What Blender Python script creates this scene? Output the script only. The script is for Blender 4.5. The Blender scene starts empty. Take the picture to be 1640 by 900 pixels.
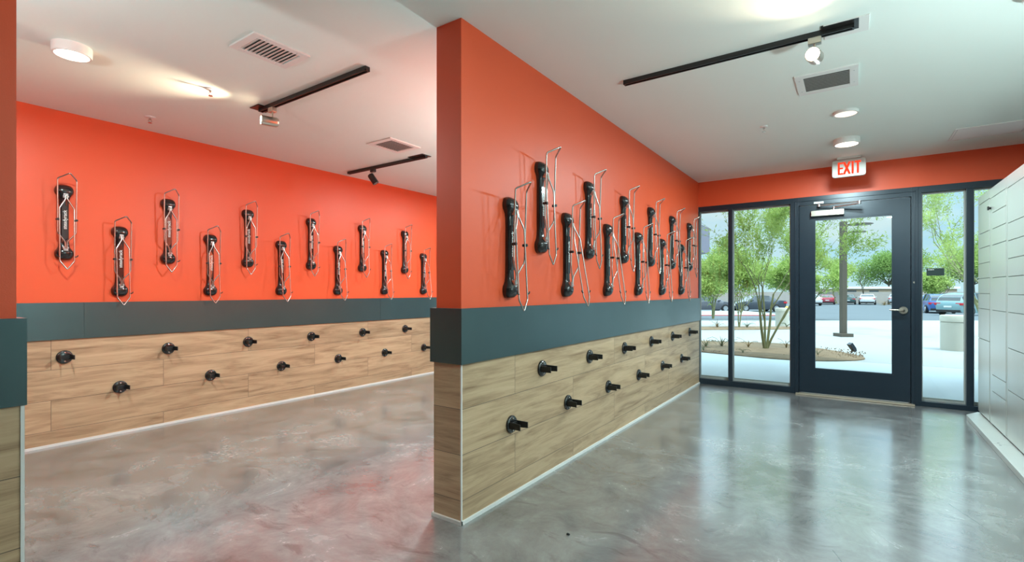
import bpy, bmesh, math, random
from mathutils import Vector, Matrix

random.seed(7)
PI = math.pi
COL = bpy.context.scene.collection
SC = bpy.context.scene
CAM_H = 1.15
TH = math.atan(548 / 792.0)
CT, ST = math.cos(TH), math.sin(TH)
CEIL = 2.505

# ------------------------------------------------------------------ materials
def new_mat(name):
    m = bpy.data.materials.new(name)
    m.use_nodes = True
    nt = m.node_tree
    for n in list(nt.nodes):
        nt.nodes.remove(n)
    out = nt.nodes.new('ShaderNodeOutputMaterial')
    return m, nt, out


def N(nt, kind, **kw):
    n = nt.nodes.new(kind)
    for k, v in kw.items():
        if k == 'inp':
            for a, b in v.items():
                n.inputs[a].default_value = b
        else:
            setattr(n, k, v)
    return n


def L(nt, a, b):
    nt.links.new(a, b)


def pbr(name, col, rough=0.5, metal=0.0, var=0.06, vscale=6.0, bump=0.0, bscale=60.0, spec=0.5, stretch=(1, 1, 1), coat=0.0):
    """principled surface whose colour and relief vary a little with procedural noise"""
    m, nt, out = new_mat(name)
    p = N(nt, 'ShaderNodeBsdfPrincipled', inp={'Roughness': rough, 'Metallic': metal, 'Specular IOR Level': spec, 'Coat Weight': coat, 'Coat Roughness': 0.15})
    L(nt, p.outputs[0], out.inputs[0])
    tc = N(nt, 'ShaderNodeTexCoord')
    mp = N(nt, 'ShaderNodeMapping', inp={'Scale': stretch})
    L(nt, tc.outputs['Object'], mp.inputs[0])
    nz = N(nt, 'ShaderNodeTexNoise', inp={'Scale': vscale, 'Detail': 4.0})
    L(nt, mp.outputs[0], nz.inputs['Vector'])
    mx = N(nt, 'ShaderNodeMix', data_type='RGBA')
    c0 = [max(0, c * (1 - var)) for c in col] + [1]
    c1 = [min(1, c * (1 + var)) for c in col] + [1]
    mx.inputs[6].default_value = c0
    mx.inputs[7].default_value = c1
    L(nt, nz.outputs['Fac'], mx.inputs[0])
    L(nt, mx.outputs[2], p.inputs['Base Color'])
    if bump > 0:
        nb = N(nt, 'ShaderNodeTexNoise', inp={'Scale': bscale, 'Detail': 3.0})
        L(nt, mp.outputs[0], nb.inputs['Vector'])
        bp = N(nt, 'ShaderNodeBump', inp={'Strength': bump, 'Distance': 0.01})
        L(nt, nb.outputs['Fac'], bp.inputs['Height'])
        L(nt, bp.outputs[0], p.inputs['Normal'])
    return m


def emit(name, col, s):
    m, nt, out = new_mat(name)
    e = N(nt, 'ShaderNodeEmission', inp={'Color': (*col, 1), 'Strength': s})
    L(nt, e.outputs[0], out.inputs[0])
    return m


def glass_mat(name, tint=(0.93, 0.98, 0.97)):
    m, nt, out = new_mat(name)
    tr = N(nt, 'ShaderNodeBsdfTransparent', inp={'Color': (*tint, 1)})
    gl = N(nt, 'ShaderNodeBsdfGlossy', inp={'Color': (1, 1, 1, 1), 'Roughness': 0.0})
    fr = N(nt, 'ShaderNodeFresnel', inp={'IOR': 1.35})
    mx = N(nt, 'ShaderNodeMixShader')
    L(nt, fr.outputs[0], mx.inputs[0])
    L(nt, tr.outputs[0], mx.inputs[1])
    L(nt, gl.outputs[0], mx.inputs[2])
    L(nt, mx.outputs[0], out.inputs[0])
    return m


def wood_tile(name, axis, x0, bw):
    """wood-look plank tile: rows 0.2255 m high, staggered half a plank; axis 0 or 1 is the run direction"""
    m, nt, out = new_mat(name)
    p = N(nt, 'ShaderNodeBsdfPrincipled', inp={'Roughness': 0.42, 'Specular IOR Level': 0.4})
    L(nt, p.outputs[0], out.inputs[0])
    tc = N(nt, 'ShaderNodeTexCoord')
    sp = N(nt, 'ShaderNodeSeparateXYZ')
    L(nt, tc.outputs['Object'], sp.inputs[0])
    run = N(nt, 'ShaderNodeMath', operation='SUBTRACT', inp={1: x0 - bw * 20})
    L(nt, sp.outputs[axis], run.inputs[0])
    hz = N(nt, 'ShaderNodeMath', operation='ADD', inp={1: 0.2255 * 2 - 0.1155 - 0.2255})
    L(nt, sp.outputs[2], hz.inputs[0])
    cb = N(nt, 'ShaderNodeCombineXYZ')
    L(nt, run.outputs[0], cb.inputs[0])
    L(nt, hz.outputs[0], cb.inputs[1])
    br = N(nt, 'ShaderNodeTexBrick', offset=0.5, offset_frequency=2, squash=1.0)
    br.inputs['Color1'].default_value = (0, 0, 0, 1)
    br.inputs['Color2'].default_value = (1, 1, 1, 1)
    br.inputs['Mortar'].default_value = (0.5, 0.5, 0.5, 1)
    br.inputs['Scale'].default_value = 1.0
    br.inputs['Mortar Size'].default_value = 0.0016
    br.inputs['Mortar Smooth'].default_value = 0.0
    br.inputs['Brick Width'].default_value = bw
    br.inputs['Row Height'].default_value = 0.2255
    L(nt, cb.outputs[0], br.inputs['Vector'])
    # grain, shifted plank by plank
    off = N(nt, 'ShaderNodeVectorMath', operation='SCALE', inp={'Scale': 13.7})
    L(nt, br.outputs['Color'], off.inputs[0])
    add = N(nt, 'ShaderNodeVectorMath', operation='ADD')
    L(nt, cb.outputs[0], add.inputs[0])
    L(nt, off.outputs[0], add.inputs[1])
    mp = N(nt, 'ShaderNodeMapping', inp={'Scale': (1.0, 9.0, 1.0)})
    L(nt, add.outputs[0], mp.inputs[0])
    n1 = N(nt, 'ShaderNodeTexNoise', inp={'Scale': 1.7, 'Detail': 8.0, 'Roughness': 0.62, 'Distortion': 0.9})
    L(nt, mp.outputs[0], n1.inputs['Vector'])
    mp2 = N(nt, 'ShaderNodeMapping', inp={'Scale': (1.5, 45.0, 1.0)})
    L(nt, add.outputs[0], mp2.inputs[0])
    n2 = N(nt, 'ShaderNodeTexNoise', inp={'Scale': 3.0, 'Detail': 5.0, 'Distortion': 0.3})
    L(nt, mp2.outputs[0], n2.inputs['Vector'])
    mm = N(nt, 'ShaderNodeMath', operation='MULTIPLY_ADD', inp={1: 0.22})
    L(nt, n2.outputs['Fac'], mm.inputs[0])
    ms = N(nt, 'ShaderNodeMath', operation='MULTIPLY', inp={1: 0.8})
    L(nt, n1.outputs['Fac'], ms.inputs[0])
    L(nt, ms.outputs[0], mm.inputs[2])
    cr = N(nt, 'ShaderNodeValToRGB')
    e = cr.color_ramp.elements
    e[0].position, e[0].color = 0.32, (0.25, 0.145, 0.078, 1)
    e[1].position, e[1].color = 0.68, (0.60, 0.42, 0.262, 1)
    x = e.new(0.44)
    x.color = (0.41, 0.27, 0.16, 1)
    x = e.new(0.54)
    x.color = (0.52, 0.355, 0.215, 1)
    L(nt, mm.outputs[0], cr.inputs[0])
    tone = N(nt, 'ShaderNodeMix', data_type='RGBA', blend_type='MULTIPLY')
    tone.inputs[0].default_value = 1.0
    L(nt, cr.outputs[0], tone.inputs[6])
    tr = N(nt, 'ShaderNodeMapRange', inp={'To Min': 0.88, 'To Max': 1.08})
    L(nt, br.outputs['Color'], tr.inputs[0])
    L(nt, tr.outputs[0], tone.inputs[7])
    mort = N(nt, 'ShaderNodeMix', data_type='RGBA')
    L(nt, br.outputs['Fac'], mort.inputs[0])
    L(nt, tone.outputs[2], mort.inputs[6])
    mort.inputs[7].default_value = (0.16, 0.11, 0.075, 1)
    L(nt, mort.outputs[2], p.inputs['Base Color'])
    bp = N(nt, 'ShaderNodeBump', invert=True, inp={'Strength': 0.35, 'Distance': 0.002})
    L(nt, br.outputs['Fac'], bp.inputs['Height'])
    L(nt, bp.outputs[0], p.inputs['Normal'])
    return m


def concrete_floor(name):
    m, nt, out = new_mat(name)
    p = N(nt, 'ShaderNodeBsdfPrincipled', inp={'Specular IOR Level': 0.9, 'Coat Weight': 0.8, 'Coat Roughness': 0.15})
    L(nt, p.outputs[0], out.inputs[0])
    tc = N(nt, 'ShaderNodeTexCoord')
    # cloudy base, warped so that it reads as trowel swirls
    wn = N(nt, 'ShaderNodeTexNoise', inp={'Scale': 1.3, 'Detail': 3.0})
    L(nt, tc.outputs['Object'], wn.inputs['Vector'])
    wsc = N(nt, 'ShaderNodeVectorMath', operation='SCALE', inp={'Scale': 0.45})
    L(nt, wn.outputs['Color'], wsc.inputs[0])
    wv = N(nt, 'ShaderNodeVectorMath', operation='ADD')
    L(nt, tc.outputs['Object'], wv.inputs[0])
    L(nt, wsc.outputs[0], wv.inputs[1])
    n1 = N(nt, 'ShaderNodeTexNoise', inp={'Scale': 2.4, 'Detail': 12.0, 'Roughness': 0.72, 'Distortion': 0.35})
    L(nt, wv.outputs[0], n1.inputs['Vector'])
    cr = N(nt, 'ShaderNodeValToRGB')
    e = cr.color_ramp.elements
    e[0].position, e[0].color = 0.34, (0.100, 0.092, 0.090, 1)
    e[1].position, e[1].color = 0.66, (0.270, 0.268, 0.262, 1)
    x = e.new(0.46)
    x.color = (0.165, 0.158, 0.154, 1)
    x = e.new(0.55)
    x.color = (0.205, 0.202, 0.198, 1)
    L(nt, n1.outputs['Fac'], cr.inputs[0])

    def scuff(rot, sc, seed, thr, soft):
        mp = N(nt, 'ShaderNodeMapping', inp={'Scale': sc, 'Rotation': (0, 0, rot), 'Location': (seed, seed * 0.7, 0)})
        L(nt, wv.outputs[0], mp.inputs[0])
        nn = N(nt, 'ShaderNodeTexNoise', inp={'Scale': 2.0, 'Detail': 7.0, 'Roughness': 0.66, 'Distortion': 0.25})
        L(nt, mp.outputs[0], nn.inputs['Vector'])
        mr = N(nt, 'ShaderNodeMapRange', inp={'From Min': thr, 'From Max': thr + soft})
        L(nt, nn.outputs['Fac'], mr.inputs[0])
        return mr.outputs[0]
    last = cr.outputs[0]
    for (rot, sc, seed, thr, soft, k, col) in ((0.5, (1.5, 4.2, 1), 3.1, 0.60, 0.07, 0.50, (0.075, 0.058, 0.052, 1)),
                                               (-0.8, (1.3, 4.8, 1), 9.4, 0.61, 0.06, 0.45, (0.080, 0.064, 0.060, 1)),
                                               (1.2, (1.4, 4.0, 1), 17.7, 0.60, 0.12, 0.30, (0.36, 0.36, 0.355, 1))):
        f = scuff(rot, sc, seed, thr, soft)
        mu = N(nt, 'ShaderNodeMath', operation='MULTIPLY', inp={1: k})
        L(nt, f, mu.inputs[0])
        mx = N(nt, 'ShaderNodeMix', data_type='RGBA')
        L(nt, mu.outputs[0], mx.inputs[0])
        L(nt, last, mx.inputs[6])
        mx.inputs[7].default_value = col
        last = mx.outputs[2]
    # hairline cracks given as floor segments
    sp = N(nt, 'ShaderNodeSeparateXYZ')
    L(nt, wn.outputs['Color'], sp.inputs[0])
    for (ax, ay, bx, by, w) in CRACKS:
        dx, dy = bx - ax, by - ay
        ln = math.hypot(dx, dy)
        dx, dy = dx / ln, dy / ln
        rel = N(nt, 'ShaderNodeVectorMath', operation='SUBTRACT', inp={1: (ax, ay, 0)})
        L(nt, tc.outputs['Object'], rel.inputs[0])
        al = N(nt, 'ShaderNodeVectorMath', operation='DOT_PRODUCT', inp={1: (dx, dy, 0)})
        ac = N(nt, 'ShaderNodeVectorMath', operation='DOT_PRODUCT', inp={1: (-dy, dx, 0)})
        L(nt, rel.outputs[0], al.inputs[0])
        L(nt, rel.outputs[0], ac.inputs[0])
        wob = N(nt, 'ShaderNodeMath', operation='MULTIPLY_ADD', inp={1: 0.12, 2: -0.06})
        L(nt, sp.outputs[0], wob.inputs[0])
        sm = N(nt, 'ShaderNodeMath', operation='ADD')
        L(nt, ac.outputs['Value'], sm.inputs[0])
        L(nt, wob.outputs[0], sm.inputs[1])
        ab = N(nt, 'ShaderNodeMath', operation='ABSOLUTE')
        L(nt, sm.outputs[0], ab.inputs[0])
        lt = N(nt, 'ShaderNodeMath', operation='LESS_THAN', inp={1: w})
        L(nt, ab.outputs[0], lt.inputs[0])
        g0 = N(nt, 'ShaderNodeMath', operation='GREATER_THAN', inp={1: 0.0})
        g1 = N(nt, 'ShaderNodeMath', operation='LESS_THAN', inp={1: ln})
        L(nt, al.outputs['Value'], g0.inputs[0])
        L(nt, al.outputs['Value'], g1.inputs[0])
        m1 = N(nt, 'ShaderNodeMath', operation='MULTIPLY')
        L(nt, g0.outputs[0], m1.inputs[0])
        L(nt, g1.outputs[0], m1.inputs[1])
        m2 = N(nt, 'ShaderNodeMath', operation='MULTIPLY')
        L(nt, m1.outputs[0], m2.inputs[0])
        L(nt, lt.outputs[0], m2.inputs[1])
        m3 = N(nt, 'ShaderNodeMath', operation='MULTIPLY', inp={1: 0.7})
        L(nt, m2.outputs[0], m3.inputs[0])
        q = N(nt, 'ShaderNodeMix', data_type='RGBA')
        L(nt, m3.outputs[0], q.inputs[0])
        L(nt, last, q.inputs[6])
        q.inputs[7].default_value = (0.06, 0.06, 0.06, 1)
        last = q.outputs[2]
    L(nt, last, p.inputs['Base Color'])
    rr = N(nt, 'ShaderNodeMapRange', inp={'From Min': 0.3, 'From Max': 0.7, 'To Min': 0.17, 'To Max': 0.30})
    L(nt, n1.outputs['Fac'], rr.inputs[0])
    L(nt, rr.outputs[0], p.inputs['Roughness'])
    nb = N(nt, 'ShaderNodeTexNoise', inp={'Scale': 9.0, 'Detail': 4.0})
    L(nt, wv.outputs[0], nb.inputs['Vector'])
    bp = N(nt, 'ShaderNodeBump', inp={'Strength': 0.10, 'Distance': 0.01})
    L(nt, nb.outputs['Fac'], bp.inputs['Height'])
    L(nt, bp.outputs[0], p.inputs['Normal'])
    return m


CRACKS = [(-0.08, 2.62, 0.42, 1.22, 0.0022), (0.05, 1.62, 0.13, 1.35, 0.0022), (0.42, 3.55, 0.60, 3.1, 0.003)]

M = {}
M['orange'] = pbr('orange_satin_paint', (0.80, 0.100, 0.030), 0.43, spec=0.48, var=0.03, vscale=1.2, bump=0.04, bscale=220)
M['ceiling'] = pbr('matt_white_ceiling_paint', (0.82, 0.87, 0.82), 0.8, var=0.02, vscale=1.5, bump=0.05, bscale=180)
M['band'] = pbr('blackened_steel_sheet', (0.070, 0.118, 0.125), 0.30, metal=0.6, var=0.18, vscale=2.0, spec=0.8)
M['wood_far'] = wood_tile('wood_plank_tile_far_wall', 1, 1.068, 1.449)
M['wood_mid'] = wood_tile('wood_plank_tile_partition', 1, 2.328, 1.418)
M['wood_end'] = wood_tile('wood_plank_tile_end_face', 0, 5.0, 9.0)
M['wood_col'] = wood_tile('wood_plank_tile_column', 1, 0.9, 1.449)
M['floor'] = concrete_floor('polished_concrete')
M['white_trim'] = pbr('white_metal_trim', (0.80, 0.79, 0.76), 0.35, var=0.03)
M['frame'] = pbr('dark_anodised_aluminium', (0.012, 0.024, 0.038), 0.30, metal=0.2, var=0.15, vscale=3, spec=0.6)
M['bead'] = pbr('grey_glazing_bead', (0.42, 0.44, 0.42), 0.4, metal=0.3, var=0.05)
M['glass'] = glass_mat('clear_glazing')
M['chrome'] = pbr('bright_steel_rod', (0.56, 0.53, 0.50), 0.22, metal=1.0, var=0.04)
M['zinc'] = pbr('zinc_bracket', (0.62, 0.63, 0.64), 0.35, metal=0.9, var=0.08, vscale=30)
M['black_plastic'] = pbr('gloss_black_plastic', (0.012, 0.012, 0.013), 0.16, var=0.2, vscale=10, spec=0.6, coat=0.3)
M['rubber'] = pbr('black_rubber', (0.010, 0.010, 0.010), 0.55, var=0.2, vscale=20)
M['lettering'] = pbr('white_print', (0.82, 0.80, 0.76), 0.5, var=0.02)
M['track'] = pbr('black_track_enamel', (0.016, 0.014, 0.013), 0.32, var=0.15, spec=0.6)
M['nickel'] = pbr('satin_nickel', (0.55, 0.50, 0.43), 0.28, metal=0.95, var=0.05)
M['fixture_white'] = pbr('white_fixture_enamel', (0.80, 0.77, 0.74), 0.4, var=0.02)
M['lens'] = emit('lit_diffuser', (1.0, 0.86, 0.68), 9.0)
M['lens_dim'] = emit('lit_diffuser_low', (1.0, 0.88, 0.74), 1.5)
M['spot_lens'] = emit('lit_spot_lens', (1.0, 0.84, 0.60), 40.0)
M['dark_void'] = pbr('dark_duct_interior', (0.16, 0.15, 0.14), 0.8, var=0.1)
M['louvre'] = pbr('grille_louvre_enamel', (0.60, 0.57, 0.54), 0.5, var=0.04)
M['exit_red'] = emit('lit_red_letters', (1.0, 0.06, 0.02), 1.3)
M['exit_white'] = pbr('white_sign_plastic', (0.60, 0.60, 0.55), 0.45, var=0.03)
M['steel'] = pbr('brushed_locker_steel', (0.76, 0.78, 0.74), 0.30, metal=0.6, var=0.03, vscale=5, stretch=(1, 1, 0.15))
M['steel_frame'] = pbr('locker_frame_steel', (0.36, 0.36, 0.34), 0.35, metal=0.7, var=0.05)
M['plinth'] = pbr('pale_grey_plinth_steel', (0.62, 0.63, 0.60), 0.35, metal=0.4, var=0.04)
M['threshold'] = pbr('bronze_threshold', (0.45, 0.37, 0.28), 0.4, metal=0.5, var=0.08)
M['decal'] = pbr('dark_green_decal', (0.012, 0.03, 0.028), 0.5, var=0.1)
M['hard_plaster'] = pbr('grey_plaster', (0.32, 0.33, 0.32), 0.7, var=0.03)
M['side_paint'] = pbr('pale_grey_green_paint', (0.58, 0.66, 0.64), 0.6, var=0.02)
M['patio'] = pbr('brightened_patio_concrete', (0.58, 0.66, 0.70), 0.8, var=0.03, vscale=1.5)  # extra brightness and sky blue put into the colour, offsetting the canopy shade
# outdoors
M['concrete'] = pbr('outdoor_concrete', (0.31, 0.335, 0.34), 0.85, var=0.06, vscale=0.8, bump=0.15, bscale=30)
M['asphalt'] = pbr('asphalt', (0.085, 0.108, 0.122), 0.85, var=0.12, vscale=0.4, bump=0.2, bscale=40)
M['mulch'] = pbr('decomposed_granite', (0.20, 0.14, 0.082), 0.95, var=0.45, vscale=7.0, bump=0.8, bscale=25, stretch=(1, 2.2, 1))
M['stone'] = pbr('tan_gravel', (0.30, 0.225, 0.15), 0.9, var=0.3, vscale=9)
M['bark'] = pbr('green_tan_bark', (0.19, 0.19, 0.085), 0.8, var=0.3, vscale=12, bump=0.3, bscale=40)
M['bark_dark'] = pbr('dark_bark', (0.12, 0.10, 0.07), 0.85, var=0.3, vscale=12)
M['pole'] = pbr('bronze_pole_paint', (0.085, 0.070, 0.050), 0.5, var=0.08)
M['bollard'] = pbr('precast_concrete', (0.50, 0.49, 0.42), 0.85, var=0.06, vscale=5, bump=0.1)
M['red_paint'] = pbr('red_kerb_paint', (0.55, 0.09, 0.09), 0.7, var=0.1)
M['yellow'] = pbr('yellow_enamel', (0.70, 0.52, 0.05), 0.5, var=0.08)
M['tyre'] = pbr('tyre_rubber', (0.015, 0.015, 0.016), 0.8, var=0.1)
M['rim'] = pbr('alloy_rim', (0.55, 0.56, 0.58), 0.3, metal=0.8, var=0.05)
M['car_glass'] = pbr('tinted_car_glass', (0.02, 0.03, 0.035), 0.08, var=0.1, spec=0.8)
M['tail'] = pbr('red_tail_lamp', (0.55, 0.02, 0.03), 0.2, var=0.1)
M['plate'] = pbr('licence_plate', (0.7, 0.7, 0.68), 0.5, var=0.05)
M['block_wall'] = pbr('grey_block_wall', (0.40, 0.36, 0.33), 0.9, var=0.08, vscale=1.5)
M['roof_white'] = pbr('white_flat_roof', (0.82, 0.80, 0.76), 0.7, var=0.03)
M['stucco'] = pbr('tan_stucco', (0.50, 0.38, 0.27), 0.9, var=0.06)
M['roof_tile'] = pbr('clay_roof', (0.50, 0.25, 0.15), 0.8, var=0.12, vscale=4)
M['fascia'] = pbr('mauve_grey_fascia', (0.17, 0.17, 0.23), 0.6, var=0.04)
M['soffit'] = pbr('grey_soffit', (0.45, 0.45, 0.45), 0.8, var=0.03)
M['dark_win'] = pbr('dark_window', (0.10, 0.12, 0.13), 0.2, var=0.1)  # even dark tone for the low building's windows


def leaf_mat(name, c0, c1):
    m, nt, out = new_mat(name)
    tc = N(nt, 'ShaderNodeTexCoord')
    nz = N(nt, 'ShaderNodeTexNoise', inp={'Scale': 3.0, 'Detail': 3.0})
    L(nt, tc.outputs['Object'], nz.inputs['Vector'])
    cr = N(nt, 'ShaderNodeValToRGB')
    cr.color_ramp.elements[0].position = 0.35
    cr.color_ramp.elements[1].position = 0.65
    cr.color_ramp.elements[0].color = (*c0, 1)
    cr.color_ramp.elements[1].color = (*c1, 1)
    L(nt, nz.outputs['Fac'], cr.inputs[0])
    d = N(nt, 'ShaderNodeBsdfDiffuse')
    t = N(nt, 'ShaderNodeBsdfTranslucent')
    mx = N(nt, 'ShaderNodeMixShader', inp={0: 0.45})
    L(nt, cr.outputs[0], d.inputs[0])
    L(nt, cr.outputs[0], t.inputs[0])
    L(nt, d.outputs[0], mx.inputs[1])
    L(nt, t.outputs[0], mx.inputs[2])
    L(nt, mx.outputs[0], out.inputs[0])
    return m


M['leaf'] = leaf_mat('feathery_yellow_green_leaf', (0.20, 0.30, 0.07), (0.50, 0.62, 0.20))
M['leaf_dark'] = leaf_mat('mid_green_leaf', (0.12, 0.22, 0.06), (0.34, 0.48, 0.15))
M['leaf_dry'] = leaf_mat('dry_straw_leaf', (0.30, 0.22, 0.11), (0.50, 0.40, 0.22))
M['agave'] = leaf_mat('grey_green_blade', (0.16, 0.20, 0.13), (0.34, 0.38, 0.26))

# ------------------------------------------------------------------ mesh helpers
class MB:
    def __init__(self):
        self.v, self.f = [], []

    def box(self, x0, x1, y0, y1, z0, z1):
        b = len(self.v)
        self.v += [(x, y, z) for x in (x0, x1) for y in (y0, y1) for z in (z0, z1)]
        for q in ((0, 1, 3, 2), (4, 6, 7, 5), (0, 4, 5, 1), (2, 3, 7, 6), (0, 2, 6, 4), (1, 5, 7, 3)):
            self.f.append(tuple(b + i for i in q))
        return self

    def rings(self, rings, cap=True, close=True):
        """loft a list of equally long vertex rings"""
        b = len(self.v)
        n = len(rings[0])
        for r in rings:
            self.v += [tuple(p) for p in r]
        for k in range(len(rings) - 1):
            for i in range(n if close else n - 1):
                j = (i + 1) % n
                self.f.append((b + k * n + i, b + k * n + j, b + (k + 1) * n + j, b + (k + 1) * n + i))
        if cap:
            self.f.append(tuple(b + i for i in reversed(range(n))))
            self.f.append(tuple(b + (len(rings) - 1) * n + i for i in range(n)))
        return self

    def tube(self, pts, rad, n=8, closed=False):
        pts = [Vector(p) for p in pts]
        if not isinstance(rad, (list, tuple)):
            rad = [rad] * len(pts)
        rings = []
        ref = None
        for i, p in enumerate(pts):
            if closed:
                t = (pts[(i + 1) % len(pts)] - pts[i - 1]).normalized()
            elif i == 0:
                t = (pts[1] - p).normalized()
            elif i == len(pts) - 1:
                t = (p - pts[i - 1]).normalized()
            else:
                t = ((pts[i + 1] - p).normalized() + (p - pts[i - 1]).normalized())
                t = t.normalized() if t.length > 1e-6 else (pts[i + 1] - p).normalized()
            if ref is None:
                ref = t.orthogonal().normalized()
            ref = (ref - t * ref.dot(t))
            ref = ref.normalized() if ref.length > 1e-6 else t.orthogonal().normalized()
            bn = t.cross(ref)
            rings.append([p + (ref * math.cos(a) + bn * math.sin(a)) * rad[i] for a in [2 * PI * k / n for k in range(n)]])
        if closed:
            rings.append(rings[0])
        return self.rings(rings, cap=not closed)

    def lathe(self, prof, c=(0, 0, 0), axis='Z', n=28):
        """prof: list of (radius, height) along the axis"""
        rings = []
        for r, h in prof:
            ring = []
            for k in range(n):
                a = 2 * PI * k / n
                u, w = r * math.cos(a), r * math.sin(a)
                if axis == 'Z':
                    q = (c[0] + u, c[1] + w, c[2] + h)
                elif axis == 'X':
                    q = (c[0] + h, c[1] + u, c[2] + w)
                else:
                    q = (c[0] + w, c[1] + h, c[2] + u)
                ring.append(q)
            rings.append(ring)
        return self.rings(rings)

    def prism(self, poly, z0, z1):
        self.rings([[(x, y, z0) for x, y in poly], [(x, y, z1) for x, y in poly]])
        return self

    def xform(self, mat, start=0):
        for i in range(start, len(self.v)):
            self.v[i] = tuple(mat @ Vector(self.v[i]))
        return self

    def build(self, name, mat, parent=None, smooth=None, bevel=0.0):
        me = bpy.data.meshes.new(name)
        me.from_pydata(self.v, [], self.f)
        me.update()
        if bevel > 0 or len(self.v) < 60000:
            bm = bmesh.new()
            bm.from_mesh(me)
            if bevel > 0:
                bmesh.ops.bevel(bm, geom=list(bm.edges), offset=bevel, segments=2, profile=0.6, affect='EDGES', clamp_overlap=True)
            bmesh.ops.recalc_face_normals(bm, faces=list(bm.faces))
            bm.to_mesh(me)
            bm.free()
        if smooth is not None:
            me.polygons.foreach_set('use_smooth', [True] * len(me.polygons))
            try:
                me.set_sharp_from_angle(angle=math.radians(smooth))
            except Exception:
                pass
        me.materials.append(M[mat] if isinstance(mat, str) else mat)
        o = bpy.data.objects.new(name, me)
        COL.objects.link(o)
        if parent is not None:
            o.parent = parent
        return o


def B(x0, x1, y0, y1, z0, z1):
    return MB().box(x0, x1, y0, y1, z0, z1)


def tag(o, label, cat, group=None, kind=None):
    o['label'] = label
    o['category'] = cat
    if group:
        o['group'] = group
    if kind:
        o['kind'] = kind
    return o


def empty(name, loc=(0, 0, 0), rz=0.0, label=None, cat=None, group=None, kind=None):
    o = bpy.data.objects.new(name, None)
    o.location = loc
    o.rotation_euler = (0, 0, rz)
    o.empty_display_size = 0.05
    COL.objects.link(o)
    if label:
        tag(o, label, cat, group, kind)
    elif kind:
        o['kind'] = kind
    return o


def copy_tree(o, parent=None):
    c = o.copy()
    COL.objects.link(c)
    c.parent = parent
    for ch in list(o.children):
        copy_tree(ch, c)
    return c


def S(o, label=None):
    o['kind'] = 'structure'
    if label:
        o['label'] = label
    return o


def part_label(o, t):
    o['label'] = t
    return o


# ------------------------------------------------------------------ room shell
YF = 6.40          # inner face of the glazed front
XW = -4.90         # far orange wall
XP0, XP1 = -1.765, -1.60   # partition faces
YP = 1.87
XR = 1.50
YB = -3.5

S(B(XW, XR, YB, YF + 0.14, -0.12, 0.0).build('floor', 'floor'), 'polished mottled grey concrete floor')
S(B(XW - 0.15, XR + 0.15, YB, YF + 0.16, CEIL, CEIL + 0.12).build('ceiling', 'ceiling'), 'flat white painted ceiling')

w = S(B(XW - 0.15, XW, YB, YF + 0.16, -0.12, CEIL).build('wall_left', 'orange'), 'far orange wall with dark band over wood-look planks')
S(B(XW, XW + 0.014, YB, YF, 0.0, 0.79).build('tile_wainscot', 'wood_far', w))
bb = MB()
for a, b_ in ((YB, 1.256), (1.2575, 4.153), (4.155, YF)):
    bb.box(XW, XW + 0.026, a, b_, 0.79, 1.065)
S(bb.build('metal_band', 'band', w))
S(B(XW + 0.014, XW + 0.024, YB, YF, 0.0, 0.018).build('base_strip', 'white_trim', w))

w = S(B(XP0, XP1, YP, YF, 0.0, CEIL).build('wall_partition', 'orange'), 'orange partition wall with dark band over wood-look planks')
S(B(-1.60, -1.590, YP - 0.010, YF, 0.0, 0.79).build('tile_wainscot', 'wood_mid', w))
S(B(-1.775, -1.765, YP, YF, 0.0, 0.79).build('tile_wainscot', 'wood_mid', w))
S(B(-1.775, -1.597, YP - 0.0101, YP, 0.0, 0.79).build('tile_end', 'wood_end', w))
bb = MB()
bb.box(-1.60, -1.577, YP - 0.0245, YF, 0.79, 1.065)
bb.box(-1.788, -1.765, YP - 0.0245, YF, 0.79, 1.065)
bb.box(-1.765, -1.60, YP - 0.0245, YP, 0.79, 1.065)
S(bb.build('metal_band', 'band', w))
bb = MB()
bb.box(-1.590, -1.581, YP - 0.020, YF, 0.0, 0.018)
bb.box(-1.784, -1.775, YP - 0.020, YF, 0.0, 0.018)
bb.box(-1.784, -1.581, YP - 0.021, YP - 0.0101, 0.0, 0.018)
S(bb.build('base_strip', 'white_trim', w))
S(B(-1.594, -1.587, YP - 0.0135, YP - 0.0065, 0.018, 0.79).build('corner_strip', 'white_trim', w))

w = S(B(-2.34, -2.172, YB, 0.393, 0.0, CEIL).build('wall_corner', 'orange'), 'near orange wall end at left edge with dark band')
S(B(-2.172, -2.162, YB, 0.400, 0.0, 0.79).build('tile_wainscot', 'wood_col', w))
S(B(-2.35, -2.164, 0.393, 0.403, 0.0, 0.79).build('tile_end', 'wood_end', w))
bb = MB()
bb.box(-2.172, -2.155, YB, 0.4145, 0.79, 1.065)
bb.box(-2.36, -2.172, 0.393, 0.4145, 0.79, 1.065)
S(bb.build('metal_band', 'band', w))
S(B(-2.1635, -2.159, 0.400, 0.4095, 0.0, 0.79).build('corner_strip', 'white_trim', w))

S(B(XR, XR + 0.15, YB, YF + 0.16, -0.12, CEIL).build('wall_right', 'side_paint'), 'pale side wall behind the lockers')
S(B(XW - 0.15, XR + 0.15, YB - 0.15, YB, -0.12, CEIL + 0.12).build('wall_back', 'hard_plaster'), 'pale wall behind the viewer')
S(B(XW, XR, YF, YF + 0.16, 2.20, CEIL).build('wall_front', 'orange'), 'orange header above the glazed front')

# glazed front: window_1 (left pair), door_1, window_2 (right), window_3 (second room)
FD = 0.11


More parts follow.
